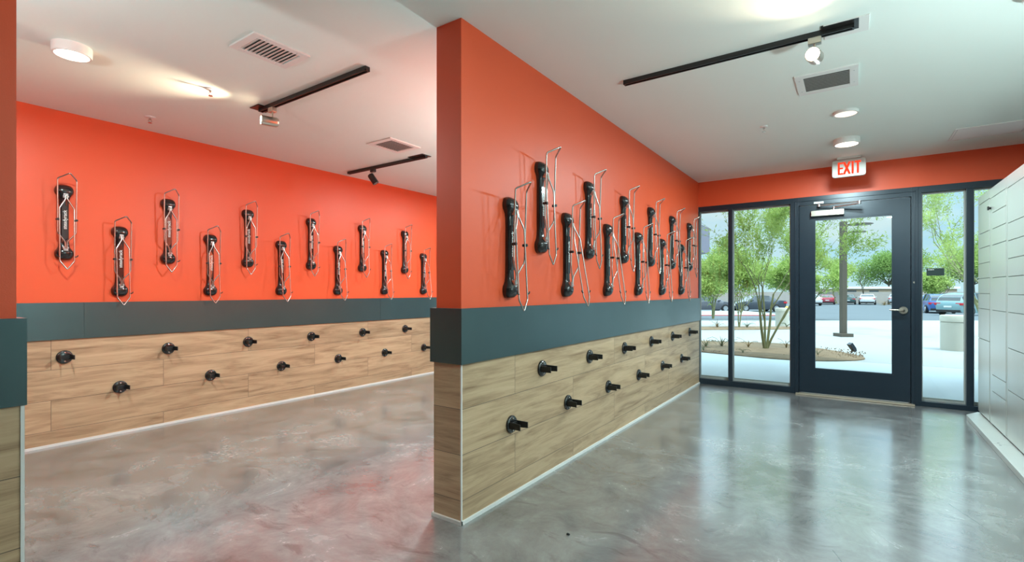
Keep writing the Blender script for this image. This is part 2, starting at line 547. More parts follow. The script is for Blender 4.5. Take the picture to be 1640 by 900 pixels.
def glazed(name, label, x0, x1, mulls, zb, zt=2.14):
    root = empty(name, kind='structure')
    root['label'] = label
    f = MB()
    f.box(x0, x1, YF, YF + FD, 0.0, zb)
    f.box(x0, x1, YF, YF + FD, zt, 2.20)
    for a, b_ in mulls:
        f.box(a, b_, YF + 0.0005, YF + FD, zb, zt)
    S(f.build('window_frame', 'frame', root, bevel=0.0015))
    edges = sorted([x0] + [v for m_ in mulls for v in m_] + [x1])
    edges = [e for e in edges]
    lites = []
    solid = sorted(mulls)
    cur = x0
    for a, b_ in solid:
        if a - cur > 0.03:
            lites.append((cur, a))
        cur = b_
    if x1 - cur > 0.03:
        lites.append((cur, x1))
    for a, b_ in lites:
        S(B(a, b_, YF + 0.068, YF + 0.075, zb, zt).build('pane', 'glass', root))
        g = MB()
        g.box(a, b_, YF + 0.060, YF + 0.068, zb, zb + 0.022)
        g.box(a, b_, YF + 0.060, YF + 0.068, zt - 0.018, zt)
        g.box(a, a + 0.012, YF + 0.060, YF + 0.068, zb + 0.022, zt - 0.018)
        g.box(b_ - 0.012, b_, YF + 0.060, YF + 0.068, zb + 0.022, zt - 0.018)
        g.box(a, b_, YF + 0.075, YF + FD - 0.004, zb, zb + 0.03)
        S(g.build('glazing_bead', 'bead', root))
    return root


glazed('window_1', 'tall two-pane window left of the glass door', -1.60, -0.56, [(-1.603, -1.592), (-1.252, -1.206), (-0.594, -0.56)], 0.068)
glazed('window_2', 'tall window right of the glass door, beside the lockers', 0.528, XR, [(0.528, 0.556), (0.889, 0.941), (1.44, XR)], 0.05)
glazed('window_3', 'tall window in the second room behind the partition', XW, -1.765, [(XW, XW + 0.05), (-4.1, -4.05), (-3.3, -3.25), (-2.5, -2.45), (-1.815, -1.765)], 0.068)

d = empty('door_1', kind='structure')
d['label'] = 'glazed entrance door with wide black stiles'
f = MB()
f.box(-0.56, -0.512, YF - 0.004, YF + FD, 0, 2.20)
f.box(0.474, 0.528, YF - 0.004, YF + FD, 0, 2.20)
f.box(-0.512, 0.474, YF - 0.004, YF + FD, 2.108, 2.20)
f.box(-0.512, -0.496, YF + 0.062, YF + 0.085, 0, 2.108)
f.box(0.458, 0.474, YF + 0.062, YF + 0.085, 0, 2.108)
f.box(-0.548, -0.540, YF - 0.012, YF - 0.004, 0, 2.16)
f.box(0.500, 0.508, YF - 0.012, YF - 0.004, 0, 2.16)
f.box(-0.548, 0.508, YF - 0.012, YF - 0.004, 2.152, 2.160)
S(f.build('door_frame', 'frame', d, bevel=0.001))
f = MB()
dx0, dx1 = -0.507, 0.469
dy0, dy1 = YF + 0.012, YF + 0.057
f.box(dx0, -0.366, dy0, dy1, 0.022, 2.103)
f.box(0.331, dx1, dy0, dy1, 0.022, 2.103)
f.box(-0.366, 0.331, dy0, dy1, 0.022, 0.287)
f.box(-0.366, 0.331, dy0, dy1, 1.945, 2.103)
S(f.build('door_leaf', 'frame', d))
f = MB()
for a, b_, c_, e_ in ((-0.366, -0.354, 0.287, 1.945), (0.319, 0.331, 0.287, 1.945), (-0.354, 0.319, 0.287, 0.299), (-0.354, 0.319, 1.933, 1.945)):
    f.box(a, b_, dy0 + 0.004, dy1 - 0.004, c_, e_)
S(f.build('glazing_bead', 'frame', d))
S(B(-0.354, 0.319, dy0 + 0.018, dy0 + 0.026, 0.299, 1.933).build('pane', 'glass', d))
S(B(-0.54, 0.50, YF - 0.055, YF + 0.075, 0.0, 0.014).build('threshold', 'threshold', d, bevel=0.004))
h = S(MB().lathe([(0.0, -0.012), (0.036, -0.012), (0.039, -0.006), (0.039, 0.0), (0.0, 0.0)], (0.412, dy0, 0.956), 'Y').build('handle_rose', 'nickel', d, smooth=40))
h = MB().tube([(0.412, dy0 - 0.008, 0.956), (0.412, dy0 - 0.045, 0.956), (0.400, dy0 - 0.055, 0.957), (0.36, dy0 - 0.056, 0.960), (0.300, dy0 - 0.050, 0.960)], [0.012, 0.011, 0.011, 0.010, 0.009], 12)
S(h.build('door_handle', 'nickel', d, smooth=60))
S(MB().lathe([(0.0, -0.004), (0.010, -0.004), (0.010, 0.0), (0, 0)], (0.498, YF - 0.004, 1.24), 'Y', 12).build('frame_button', 'nickel', d))
cl = S(B(-0.393, -0.088, dy0 - 0.055, dy0, 1.973, 2.035).build('door_closer', 'nickel', d, bevel=0.004))
part_label(cl, 'pale satin closer box')
a = MB()
a.box(-0.365, -0.275, YF - 0.030, YF - 0.004, 2.112, 2.132)
a.tube([(-0.32, YF - 0.02, 2.115), (-0.315, YF - 0.05, 2.085)], 0.009, 8)
a.tube([(-0.315, YF - 0.045, 2.085), (0.045, YF - 0.16, 2.080)], 0.008, 8)
a.tube([(0.045, YF - 0.16, 2.060), (-0.18, YF - 0.035, 2.058)], 0.009, 8)
a.lathe([(0.0, 0), (0.014, 0), (0.014, 0.034), (0.0, 0.034)], (0.045, YF - 0.16, 2.053), 'Z', 12)
a.lathe([(0.0, 0), (0.012, 0), (0.012, 0.032), (0.0, 0.032)], (-0.18, YF - 0.035, 2.033), 'Z', 12)
a.lathe([(0.0, 0), (0.016, 0), (0.016, 0.026), (0.0, 0.026)], (-0.315, YF - 0.045, 2.074), 'Z', 12)
S(a.build('closer_arm', 'zinc', d, smooth=40))

# small notice on the right-hand glass
t = empty('window_notice', (0.666, YF + 0.062, 1.343), 0, 'small dark rectangular notice stuck on the right window pane', 'notice')
B(-0.068, 0.068, 0, 0.005, -0.037, 0.037).build('notice_panel', 'decal', t)
lt = MB()
for k, wd in enumerate((0.007, 0.006, 0.007, 0.006, 0.007)):
    lt.box(-0.055 + k * 0.0095, -0.055 + k * 0.0095 + wd, -0.001, 0.0, 0.019, 0.028)
lt.build('small_print', 'lettering', t)

# ------------------------------------------------------------------ text helper
def text_mesh(name, s, size, mat, parent, mtx, depth=0.0015, bold=0.0, space=1.0):
    cu = bpy.data.curves.new(name, 'FONT')
    cu.body = s
    cu.size = size
    cu.extrude = depth
    cu.offset = bold
    cu.space_character = space
    cu.align_x = 'CENTER'
    cu.align_y = 'CENTER'
    to = bpy.data.objects.new(name, cu)
    COL.objects.link(to)
    dg = bpy.context.evaluated_depsgraph_get()
    dg.update()
    me = bpy.data.meshes.new_from_object(to.evaluated_get(dg))
    me.name = name
    bpy.data.objects.remove(to)
    me.transform(mtx)
    me.materials.clear()
    me.materials.append(M[mat])
    o = bpy.data.objects.new(name, me)
    COL.objects.link(o)
    o.parent = parent
    return o


# ------------------------------------------------------------------ bike racks
def fillet(pts, r, closed=False, n=3):
    """round the corners of a polyline"""
    pts = [Vector(p) for p in pts]
    out = []
    m = len(pts)
    for i, p in enumerate(pts):
        if not closed and i in (0, m - 1):
            out.append(p)
            continue
        a, b_ = pts[i - 1], pts[(i + 1) % m]
        ra = min(r, (a - p).length * 0.45)
        rb = min(r, (b_ - p).length * 0.45)
        s0 = p + (a - p).normalized() * ra
        s1 = p + (b_ - p).normalized() * rb
        for k in range(n + 1):
            q = k / n
            out.append((s0.lerp(p, q)).lerp(p.lerp(s1, q), q))
    return out


def make_rack():
    """origin on the wall at the body centre; +X out of the wall, Y along it, Z up"""
    r = empty('bike_rack')
    b = MB()
    prof = [(-0.2825, 0.022, 0.016), (-0.277, 0.038, 0.030), (-0.265, 0.049, 0.043), (-0.248, 0.0550, 0.052), (-0.230, 0.0560, 0.055),
            (-0.215, 0.052, 0.053), (-0.203, 0.043, 0.044), (-0.188, 0.035, 0.035), (-0.165, 0.0305, 0.030), (-0.12, 0.028, 0.029), (-0.05, 0.028, 0.029)]
    prof = prof + [(-z, w_, d_) for z, w_, d_ in reversed(prof)]
    rings = []
    for z, hw, dp in prof:
        ring = []
        for k in range(15):
            a = PI * k / 14
            cx, sx = math.cos(a), math.sin(a)
            e = 0.72
            ring.append((dp * (abs(sx) ** e), -hw * math.copysign(abs(cx) ** e, cx), z))
        rings.append(ring)
    b.rings(rings)
    b.build('rack_body', 'black_plastic', r, smooth=50)
    # thin raised face plate seam and wall screws
    p = MB()
    p.box(0.0285, 0.0310, -0.019, 0.019, -0.125, 0.125)
    fp = p.build('face_plate', 'black_plastic', r, bevel=0.0007)
    text_mesh('lettering', 'steadyrack', 0.033, 'lettering', fp, Matrix.Translation((0.0312, 0.0, 0.0195)) @ Matrix(((0, 0, 1, 0), (0, -1, 0, 0), (1, 0, 0, 0), (0, 0, 0, 1))) @ Matrix.Scale(1.0, 4, (1, 0, 0)), depth=0.0005, bold=0.0004)
    # hinge brackets
    for sgn, nm in ((1, 'hinge_bracket'), (-1, 'hinge_bracket')):
        k = MB()
        k.box(0.024, 0.056, -0.013, 0.013, sgn * 0.198 - 0.016, sgn * 0.198 + 0.016)
        k.tube([(0.052, -0.017, sgn * 0.192), (0.052, 0.017, sgn * 0.192)], 0.0055, 10)
        k.tube([(0.062, -0.010, sgn * 0.205), (0.062, 0.010, sgn * 0.205)], 0.004, 8)
        k.build(nm, 'zinc', r, bevel=0.001)
    # upper hook loop, hinged low, reaching above the body with its tip bent outwards
    up = bpy.data.objects.new('hook_loop', None)
    pts = [(0.0, -0.0045, 0.0), (0.003, -0.0055, 0.050), (0.018, -0.053, 0.118), (0.030, -0.055, 0.515), (0.098, 0.0, 0.553),
           (0.030, 0.055, 0.515), (0.018, 0.053, 0.118), (0.003, 0.0055, 0.050), (0.0, 0.0045, 0.0)]
    u = MB().tube(fillet(pts, 0.013), 0.0048, 8)
    uo = u.build('hook_loop', 'chrome', r, smooth=80)
    uo.location = (0.056, 0, -0.200)
    for s_ in (-1, 1):
        MB().tube([(0.008, s_ * 0.0535, 0.214), (0.036, s_ * 0.0535, 0.214)], 0.0085, 10).build('rubber_bumper', 'rubber', uo, smooth=50)
    # lower wheel loop, hinged high, hanging below the body
    pts = [(0.0, -0.0045, 0.0), (0.004, -0.0055, -0.030), (0.014, -0.042, -0.100), (0.020, -0.042, -0.492), (0.022, 0.0, -0.556),
           (0.020, 0.042, -0.492), (0.014, 0.042, -0.100), (0.004, 0.0055, -0.030), (0.0, 0.0045, 0.0)]
    lo = MB().tube(fillet(pts, 0.009), 0.0046, 8)
    lo_o = lo.build('wheel_loop', 'chrome', r, smooth=80)
    lo_o.location = (0.062, 0, 0.200)
    for s_ in (-1, 1):
        MB().tube([(0.0195, s_ * 0.043, -0.462), (0.022, s_ * 0.058, -0.457), (0.023, s_ * 0.063, -0.447)], [0.005, 0.004, 0.0035], 8).build('rubber_peg', 'rubber', lo_o, smooth=50)
    bpy.data.objects.remove(up)
    return r


def set_swing(rack, sw):
    for ch in rack.children:
        if ch.name.startswith('wheel_loop'):
            ch.rotation_euler = (0, -sw, 0)


ORD = ['first', 'second', 'third', 'fourth', 'fifth', 'sixth', 'seventh', 'eighth', 'ninth', 'tenth', 'eleventh', 'twelfth', 'thirteenth']


def row_phrase(k, n, side):
    if k == 0:
        return 'nearest the viewer'
    if k == n - 1:
        return 'last and farthest away'
    return ORD[k] + ' from ' + side


proto = make_rack()
first = True
# far wall: 13 racks, alternating high and low from the left
n_hi, n_lo = 7, 6
for i in range(13):
    y = 1.143 + 0.3425 * i
    hi = i % 2 == 0
    o = proto if first else copy_tree(proto)
    first = False
    o.location = (XW, y - 0.0, 1.668 if hi else 1.392)
    set_swing(o, [0.0, 0.03, 0.0, 0.05, -0.02, 0.08, 0.0, 0.10, 0.02, 0.10, 0.0, 0.11, 0.0][i])
    k = i // 2
    nn = n_hi if hi else n_lo
    where = ['leftmost', 'second from the left', 'third from the left', 'fourth from the left', 'fifth from the left', 'sixth from the left', 'last, mostly behind the partition edge'][k]
    if not hi and k == 5:
        where = 'last, beside the partition edge'
    tag(o, 'black bike rack on the far orange wall, %s row, %s' % ('upper' if hi else 'lower', where), 'bike rack', 'wall bike racks')
# partition: 12 racks alternating low and high
sws = [0.04, 0.03, 0.16, 0.03, 0.13, 0.03, 0.05, 0.03, 0.05, 0.04, 0.05, 0.03]
for i in range(12):
    y = 2.275 + 0.3318 * i
    lo = i % 2 == 0
    o = copy_tree(proto)
    o.location = (XP1, y, 1.394 if lo else 1.664)
    set_swing(o, sws[i])
    k = i // 2
    where = ['nearest the partition corner', 'second from the partition corner', 'third from the partition corner', 'fourth from the partition corner',
             'second to last before the window', 'last before the window'][k]
    tag(o, 'black bike rack on the orange partition, %s row, %s' % ('lower' if lo else 'upper', where), 'bike rack', 'wall bike racks')


# ------------------------------------------------------------------ wheel rests
def make_rest():
    r = empty('wheel_rest')
    MB().lathe([(0, 0), (0.050, 0), (0.050, 0.006), (0.046, 0.012), (0.038, 0.0145), (0, 0.0145)], (0, 0, 0), 'X', 28).build('base_disc', 'black_plastic', r, smooth=40)
    for s_ in (-1, 1):
        p = MB()
        x = [(0.010, s_ * 0.031), (0.050, s_ * 0.032), (0.088, s_ * 0.038)]
        rings = []
        for (xx, yy), hh in zip(x, (0.019, 0.018, 0.0165)):
            t_ = 0.0032
            rings.append([(xx, yy - t_, -hh), (xx, yy + t_, -hh), (xx, yy + t_, hh), (xx, yy - t_, hh)])
        p.rings(rings)
        p.build('prong', 'rubber', r, bevel=0.001)
    p = MB()
    p.box(0.010, 0.024, -0.031, 0.031, -0.013, 0.013)
    p.build('cradle', 'rubber', r, bevel=0.002)
    for s_ in (-1, 1):
        MB().lathe([(0, 0), (0.0065, 0), (0.0058, 0.0035), (0.0, 0.005)], (0.0143, 0, s_ * 0.0325), 'X', 14).build('screw', 'chrome', r, smooth=60)
    return r


rest = make_rest()
first = True
for i in range(12):
    hi = i % 2 == 0
    o = rest if first else copy_tree(rest)
    first = False
    o.location = (XW + 0.014, 1.143 + 0.3430 * i, 0.656 if hi else 0.376)
    k = i // 2
    where = ['leftmost', 'second from the left', 'third from the left', 'fourth from the left', 'fifth from the left', 'sixth from the left'][k]
    tag(o, 'black wheel rest on the far wood-look wall, %s row, %s' % ('upper' if hi else 'lower', where), 'wheel rest', 'wheel rests on the planked wall bases')
for i in range(12):
    lo = i % 2 == 0
    o = copy_tree(rest)
    o.location = (-1.590, 2.288 + 0.3335 * i, 0.402 if lo else 0.674)
    k = i // 2
    where = ['nearest the partition corner', 'second from the partition corner', 'third from the partition corner', 'fourth from the partition corner',
             'second to last before the window', 'last before the window'][k]
    tag(o, 'black wheel rest on the partition planks, %s row, %s' % ('lower' if lo else 'upper', where), 'wheel rest', 'wheel rests on the planked wall bases')

# ------------------------------------------------------------------ parcel lockers
def locker(label, y0, y1, dy_0, dy_1, rows, lock=None):
    t = empty('parcel_locker', (0.94, (y0 + y1) / 2, 0.0), 0, label, 'locker', 'parcel locker bank')
    t_y = (y0 + y1) / 2
    ox, oy = -0.94, -t_y
    c = B(0.945, XR - 0.005, y0, y1, 0.05, 2.008)
    c.xform(Matrix.Translation((ox, oy, 0)))
    c.build('locker_cabinet', 'steel_frame', t, bevel=0.002)
    hd = B(0.936, 0.945, y0 + 0.002, y1 - 0.002, rows[-1] + 0.003, 2.006)
    hd.xform(Matrix.Translation((ox, oy, 0)))
    hd.build('header_panel', 'steel', t, bevel=0.0015)
    for a, b_ in zip(rows[:-1], rows[1:]):
        dr = B(0.936, 0.945, dy_0 + 0.002, dy_1 - 0.002, a + 0.003, b_ - 0.003)
        dr.xform(Matrix.Translation((ox, oy, 0)))
        dr.build('locker_door', 'steel', t, bevel=0.0015)
    if dy_0 - y0 > 0.02 or y1 - dy_1 > 0.02:
        for a, b_ in ((y0 + 0.002, dy_0 - 0.002), (dy_1 + 0.002, y1 - 0.002)):
            if b_ - a > 0.015:
                s_ = B(0.938, 0.945, a, b_, 0.055, rows[-1])
                s_.xform(Matrix.Translation((ox, oy, 0)))
                s_.build('side_stile', 'steel', t)
    if lock:
        k = MB().lathe([(0, -0.012), (0.009, -0.012), (0.010, 0), (0, 0)], (0.936 + ox, lock[0] + oy, lock[1]), 'X', 16)
        k.box(0.915 + ox, 0.925 + ox, lock[0] + oy - 0.012, lock[0] + oy + 0.012, lock[1] - 0.015, lock[1] + 0.015)
        part_label(k.build('camera_button', 'rubber', t), 'small black button')
    return t


locker('steel parcel locker column beside the window, farthest from the viewer', 5.705, 6.170, 5.708, 6.168,
       [0.055, 0.726, 0.996, 1.130, 1.264, 1.398, 1.535, 1.665, 1.933])
locker('middle steel parcel locker column with a small black button near its top', 5.133, 5.700, 5.160, 5.610,
       [0.055, 0.328, 0.464, 0.995, 1.261, 1.529, 1.662, 1.795, 1.923], lock=(5.655, 1.842))
locker('nearest steel parcel locker column, cut by the right edge of the picture', 4.560, 5.128, 4.565, 5.100,
       [0.055, 0.420, 0.731, 0.995, 1.126, 1.258, 1.391, 1.522, 1.653, 1.916])
t = MB().prism([(0.83, 4.956 + 0.001), (0.98, 4.956 + 0.001), (0.98, 6.165), (0.93, 6.165), (0.83, 5.985)], 0.0, 0.042).build('plinth_cover', 'plinth', bevel=0.002)
tag(t, 'pale metal plinth cover below the far lockers, by the window', 'plinth', 'locker plinth covers')
MB().lathe([(0, 0), (0.008, 0), (0.007, 0.003), (0, 0.004)], (0.865, 4.985, 0.042), 'Z', 12).build('screw', 'zinc', t)
t = MB().prism([(0.83, 3.75), (0.98, 3.75), (0.98, 4.954), (0.83, 4.954)], 0.0, 0.042).build('plinth_cover', 'plinth', bevel=0.002)
tag(t, 'pale metal plinth cover running off the right edge of the picture', 'plinth', 'locker plinth covers')
MB().lathe([(0, 0), (0.008, 0), (0.007, 0.003), (0, 0.004)], (0.865, 4.925, 0.042), 'Z', 12).build('screw', 'zinc', t)

# ------------------------------------------------------------------ ceiling fixtures
K_W = 2.2
LAMP = (0.75, 0.98, 1.0)


def disc_light(x, y, r, hgt, label, watts, lens='lens', spread=PI):
    t = empty('ceiling_light', (x, y, CEIL), 0, label, 'ceiling light', 'round ceiling lights')
    MB().lathe([(0, 0), (r, 0), (r, -hgt * 0.86), (r * 0.97, -hgt), (r * 0.86, -hgt), (r * 0.86, -hgt * 0.7), (0, -hgt * 0.7)], (0, 0, 0), 'Z', 48).build('housing', 'fixture_white', t, smooth=35)
    MB().lathe([(0, -hgt * 0.72), (r * 0.855, -hgt * 0.72), (r * 0.855, -hgt * 0.93), (r * 0.6, -hgt * 1.0), (0, -hgt * 1.02)], (0, 0, 0), 'Z', 40).build('diffuser', lens, t, smooth=35)
    la = bpy.data.lights.new('lamp', 'AREA')
    la.shape = 'DISK'
    la.size = r * 1.6
    la.energy = watts
    la.color = LAMP
    lo = bpy.data.objects.new('lamp', la)
    COL.objects.link(lo)
    lo.parent = t
    lo.location = (0, 0, -hgt * 1.02 - 0.004)
    return t


disc_light(-3.56, 0.865, 0.088, 0.052, 'large round white ceiling light at far left, glowing', 14 * K_W)
disc_light(-0.052, 4.50, 0.082, 0.020, 'thin round white ceiling light nearer the ceiling grille', 15 * K_W, 'lens_dim')
disc_light(-0.055, 5.315, 0.100, 0.050, 'round white ceiling light just above the exit sign', 22 * K_W)


def spot_light(t, pos, aim, body_len, rad, watts, mat, angle, on=True):
    """cylindrical track head as parts of the track fixture t"""
    pos, aim = Vector(pos), Vector(aim).normalized()
    q = aim.to_track_quat('-Z', 'Y').to_matrix().to_4x4()
    m_ = Matrix.Translation(pos) @ q
    hd = MB().lathe([(0, body_len * 0.5), (rad * 0.8, body_len * 0.5), (rad, body_len * 0.38), (rad, -body_len * 0.5), (rad * 0.9, -body_len * 0.5), (rad * 0.88, -body_len * 0.42), (0, -body_len * 0.42)], (0, 0, 0), 'Z', 28)
    hd.xform(m_)
    ho = hd.build('lamp_head', mat, t, smooth=35)
    ln = MB().lathe([(0, -body_len * 0.43), (rad * 0.86, -body_len * 0.43), (rad * 0.80, -body_len * 0.49), (0, -body_len * 0.50)], (0, 0, 0), 'Z', 24)
    ln.xform(m_)
    ln.build('lens', 'spot_lens' if on else 'dark_void', ho, smooth=35)
    if on:
        la = bpy.data.lights.new('lamp', 'SPOT')
        la.energy = watts
        la.color = (1.0, 0.82, 0.58)
        la.spot_size = angle
        la.spot_blend = 0.9
        la.shadow_soft_size = rad * 0.7
        lo = bpy.data.objects.new('lamp', la)
        COL.objects.link(lo)
        lo.parent = t
        lo.matrix_local = Matrix.Translation(pos + aim * (body_len * 0.53)) @ q


def track(label, x0, x1, y, feed_at, sx):
    t = empty('track_light', ((x0 + x1) / 2, y, CEIL), 0, label, 'track light', 'black ceiling track lights')
    cx = (x0 + x1) / 2
    r = MB()
    r.box(x0 - cx, x1 - cx, -0.017, 0.017, -0.020, 0.0)
    r.box(x0 - cx, x1 - cx, -0.017, -0.009, -0.028, -0.020)
    r.box(x0 - cx, x1 - cx, 0.009, 0.017, -0.028, -0.020)
    r.box(x0 - cx, x0 - cx + 0.008, -0.017, 0.017, -0.028, -0.020)
    r.box(x1 - cx - 0.008, x1 - cx, -0.017, 0.017, -0.028, -0.020)
    r.build('track_rail', 'track', t, bevel=0.001)
    fx0, fx1 = feed_at
    c = MB()
    c.box(fx0 - cx, fx1 - cx, -0.060, 0.060, -0.007, 0.0)
    c.build('feed_plate', 'track', t, bevel=0.002)
    a = MB()
    a.box(sx - cx - 0.030, sx - cx + 0.030, -0.018, 0.018, -0.062, -0.028)
    a.build('adapter', 'nickel' if sx > -3.6 else 'track', t, bevel=0.003)
    a = MB()
    a.tube([(sx - cx, 0, -0.060), (sx - cx, 0, -0.100)], 0.006, 8)
    a.build('stem', 'nickel', t)
    return t, cx


t, cx = track('black track on the left ceiling with a lit bronze spot, nearer the viewer', -3.62, -2.41, 1.955, (-3.66, -3.54), -3.46)
spot_light(t, (-3.47 - cx, -0.015, -0.128), (-0.35, -1.0, 0.0), 0.115, 0.034, 60, 'nickel', math.radians(76))
t, cx = track('short black track near the far wall with an unlit black spot', -4.72, -3.50, 3.56, (-3.70, -3.49), -4.30)
spot_light(t, (-4.30 - cx, 0.0, -0.135), (0.45, 0.35, -0.85), 0.115, 0.034, 0, 'track', 1.0, on=False)
t, cx = track('long black track on the right ceiling with a glowing spot', -1.22, 0.00, 3.035, (-0.14, 0.02), -0.17)
spot_light(t, (-0.17 - cx, -0.015, -0.128), (-0.12, -1.0, -0.16), 0.105, 0.036, 45, 'nickel', math.radians(110))
tag(B(-0.13, 0.062, 2.972, 3.145, CEIL - 0.006, CEIL).build('cover_plate', 'fixture_white', bevel=0.001), 'small white cover plate at the right end of the long ceiling track', 'cover plate')


def vent(label, x0, x1, y0, y1, along, mar, nsl):
    """ceiling grille with its louvres running along 'X' or 'Y'"""
    t = empty('ceiling_vent', ((x0 + x1) / 2, (y0 + y1) / 2, CEIL), 0, label, 'vent', 'white ceiling grilles')
    hx, hy = (x1 - x0) / 2, (y1 - y0) / 2
    f = MB()
    z0, z1 = -0.010, 0.0
    f.box(-hx, hx, -hy, -hy + mar, z0, z1)
    f.box(-hx, hx, hy - mar, hy, z0, z1)
    f.box(-hx, -hx + mar, -hy + mar, hy - mar, z0, z1)
    f.box(hx - mar, hx, -hy + mar, hy - mar, z0, z1)
    f.build('vent_frame', 'fixture_white', t, bevel=0.0015)
    B(-hx + mar, hx - mar, -hy + mar, hy - mar, -0.0015, 0.0).build('duct_opening', 'dark_void', t)
    s_ = MB()
    for k in range(nsl):
        if along == 'Y':
            c = -hx + mar + (2 * hx - 2 * mar) * (k + 0.5) / nsl
            w_ = (hx - mar) / nsl
            s_.rings([[(c - w_ * 0.9, yy, -0.009), (c - w_ * 0.85, yy, -0.0105), (c + w_ * 0.75, yy, -0.0045), (c + w_ * 0.7, yy, -0.003)] for yy in (-hy + mar, hy - mar)])
        else:
            c = -hy + mar + (2 * hy - 2 * mar) * (k + 0.5) / nsl
            w_ = (hy - mar) / nsl
            s_.rings([[(xx, c - w_ * 0.9, -0.009), (xx, c - w_ * 0.85, -0.0105), (xx, c + w_ * 0.75, -0.0045), (xx, c + w_ * 0.7, -0.003)] for xx in (-hx + mar, hx - mar)])
    s_.build('louvres', 'louvre', t)
    for sx in (-1, 1):
        for sy in (-0.55, 0.55):
            px, py = (sx * hx * 0.6, math.copysign(hy - mar / 2, sy)) if along == 'Y' else (sx * (hx - mar / 2), sy * hy)
            MB().lathe([(0, -0.012), (0.0035, -0.0115), (0.004, -0.010), (0, -0.010)], (px, py, 0), 'Z', 10).build('screw', 'zinc', t)
    return t


vent('white ceiling grille left of the partition, nearest the viewer', -2.83, -2.57, 1.352, 1.68, 'X', 0.040, 11)
vent('white ceiling grille above the short track near the far wall', -3.67, -3.35, 2.965, 3.335, 'X', 0.045, 11)
vent('white ceiling grille between the long track and the round lights', -0.312, 0.022, 3.58, 3.94, 'X', 0.045, 11)

t = empty('access_panel', (0.935, 5.70, CEIL), 0, 'square white access panel in the ceiling at far right', 'access panel')
f = MB()
for a in ((-0.24, 0.24, -0.20, -0.185), (-0.24, 0.24, 0.185, 0.20), (-0.24, -0.225, -0.185, 0.185), (0.225, 0.24, -0.185, 0.185)):
    f.box(*a, -0.006, 0)
f.build('panel_frame', 'fixture_white', t, bevel=0.001)
B(-0.222, 0.222, -0.182, 0.182, -0.005, 0.0).build('panel_door', 'fixture_white', t, bevel=0.001)


def sprinkler(x, y, label, r=0.030, glow='chrome'):
    t = empty('sprinkler_head', (x, y, CEIL), 0, label, 'sprinkler', 'ceiling sprinkler heads')
    MB().lathe([(0, 0), (r, 0), (r * 0.9, -0.006), (r * 0.45, -0.010), (0, -0.010)], (0, 0, 0), 'Z', 24).build('escutcheon', 'fixture_white', t, smooth=40)
    m_ = MB()
    m_.tube([(0, 0, -0.008), (0, 0, -0.022)], 0.008, 10)
    for s_ in (-1, 1):
        m_.tube([(0, s_ * 0.007, -0.020), (0, s_ * 0.013, -0.032), (0, 0, -0.045)], 0.0022, 6)
    m_.build('sprinkler_frame', 'chrome', t, smooth=40)
    MB().lathe([(0, 0), (0.014, 0), (0.014, -0.0018), (0, -0.0018)], (0, 0, -0.045), 'Z', 16).build('deflector', 'chrome', t)


sprinkler(-3.545, 1.575, 'small sprinkler head lit by the left spot beam')
sprinkler(-4.50, 1.56, 'small white sprinkler head close to the far orange wall', 0.038)
sprinkler(-0.61, 4.52, 'small sprinkler head on the ceiling near the round lights')

# exit sign
t = empty('exit_sign', (-0.045, 6.04, CEIL), 0, 'white exit sign with red letters hanging above the glass door', 'exit sign')
def rrect(w_, h_, r_, y0, y1, cz, n=5):
    pts = []
    for (sx, sz) in ((1, 1), (-1, 1), (-1, -1), (1, -1)):
        for k in range(n + 1):
            a = {(1, 1): 0, (-1, 1): PI / 2, (-1, -1): PI, (1, -1): 1.5 * PI}[(sx, sz)] + k / n * PI / 2
            pts.append((sx * (w_ / 2 - r_) + r_ * math.cos(a), cz + sz * (h_ / 2 - r_) + r_ * math.sin(a)))
    return MB().rings([[(x, y0, z) for x, z in pts], [(x, y1, z) for x, z in pts]])
rrect(0.282, 0.172, 0.022, -0.020, 0.020, -0.112).build('sign_body', 'exit_white', t, bevel=0.003)
B(-0.10, 0.10, -0.040, 0.040, -0.022, 0.0).build('ceiling_canopy', 'exit_white', t, bevel=0.003)
def letter_boxes():
    g = MB()
    h2, st = 0.064, 0.017
    z0, z1 = -0.112 - h2 + 0.002, -0.112 + h2 - 0.002
    y0, y1 = -0.024, -0.020
    # E
    x = -0.092
    g.box(x, x + st, y0, y1, z0, z1)
    for zz in (z0, (z0 + z1) / 2 - st / 2 + 0.002, z1 - st):
        g.box(x + st, x + 0.044, y0, y1, zz, zz + st * 0.9)
    # X
    for s_ in (1, -1):
        cx_, w_ = -0.016, 0.024
        a0, a1 = (cx_ - s_ * w_, z0), (cx_ + s_ * w_, z1)
        hw = 0.010
        g.rings([[(a0[0] - hw, yy, a0[1]), (a0[0] + hw, yy, a0[1]), (a1[0] + hw, yy, a1[1]), (a1[0] - hw, yy, a1[1])] for yy in (y0 + (0.0004 if s_ > 0 else 0), y1)])
    # I
    g.box(0.024, 0.024 + st, y0, y1, z0, z1)
    # T
    g.box(0.050, 0.100, y0, y1, z1 - st, z1)
    g.box(0.0665, 0.0835, y0, y1, z0, z1 - st)
    return g
letter_boxes().build('exit_letters', 'exit_red', t)

# pebble left on the floor
pb = MB().lathe([(0, 0), (0.008, 0.001), (0.010, 0.006), (0.006, 0.011), (0, 0.012)], (0, 0, 0), 'Z', 9)
po = pb.build('pebble', 'rubber', smooth=60)
po.location = (-1.11, 2.07, 0)
po.scale = (1, 0.7, 0.8)
tag(po, 'tiny dark pebble lying on the concrete floor by the partition', 'pebble')

# ------------------------------------------------------------------ outdoors
def PL(l, dd, z=0.0):
    """plan position from metres to the right (l) and ahead (dd) of the doorway viewpoint"""
    return Vector((l * CT - dd * ST, l * ST + dd * CT, z))


def gz(dd):
    return 0.0 if dd < 16 else max(-0.65, -0.65 * (dd - 16) / 23.0)


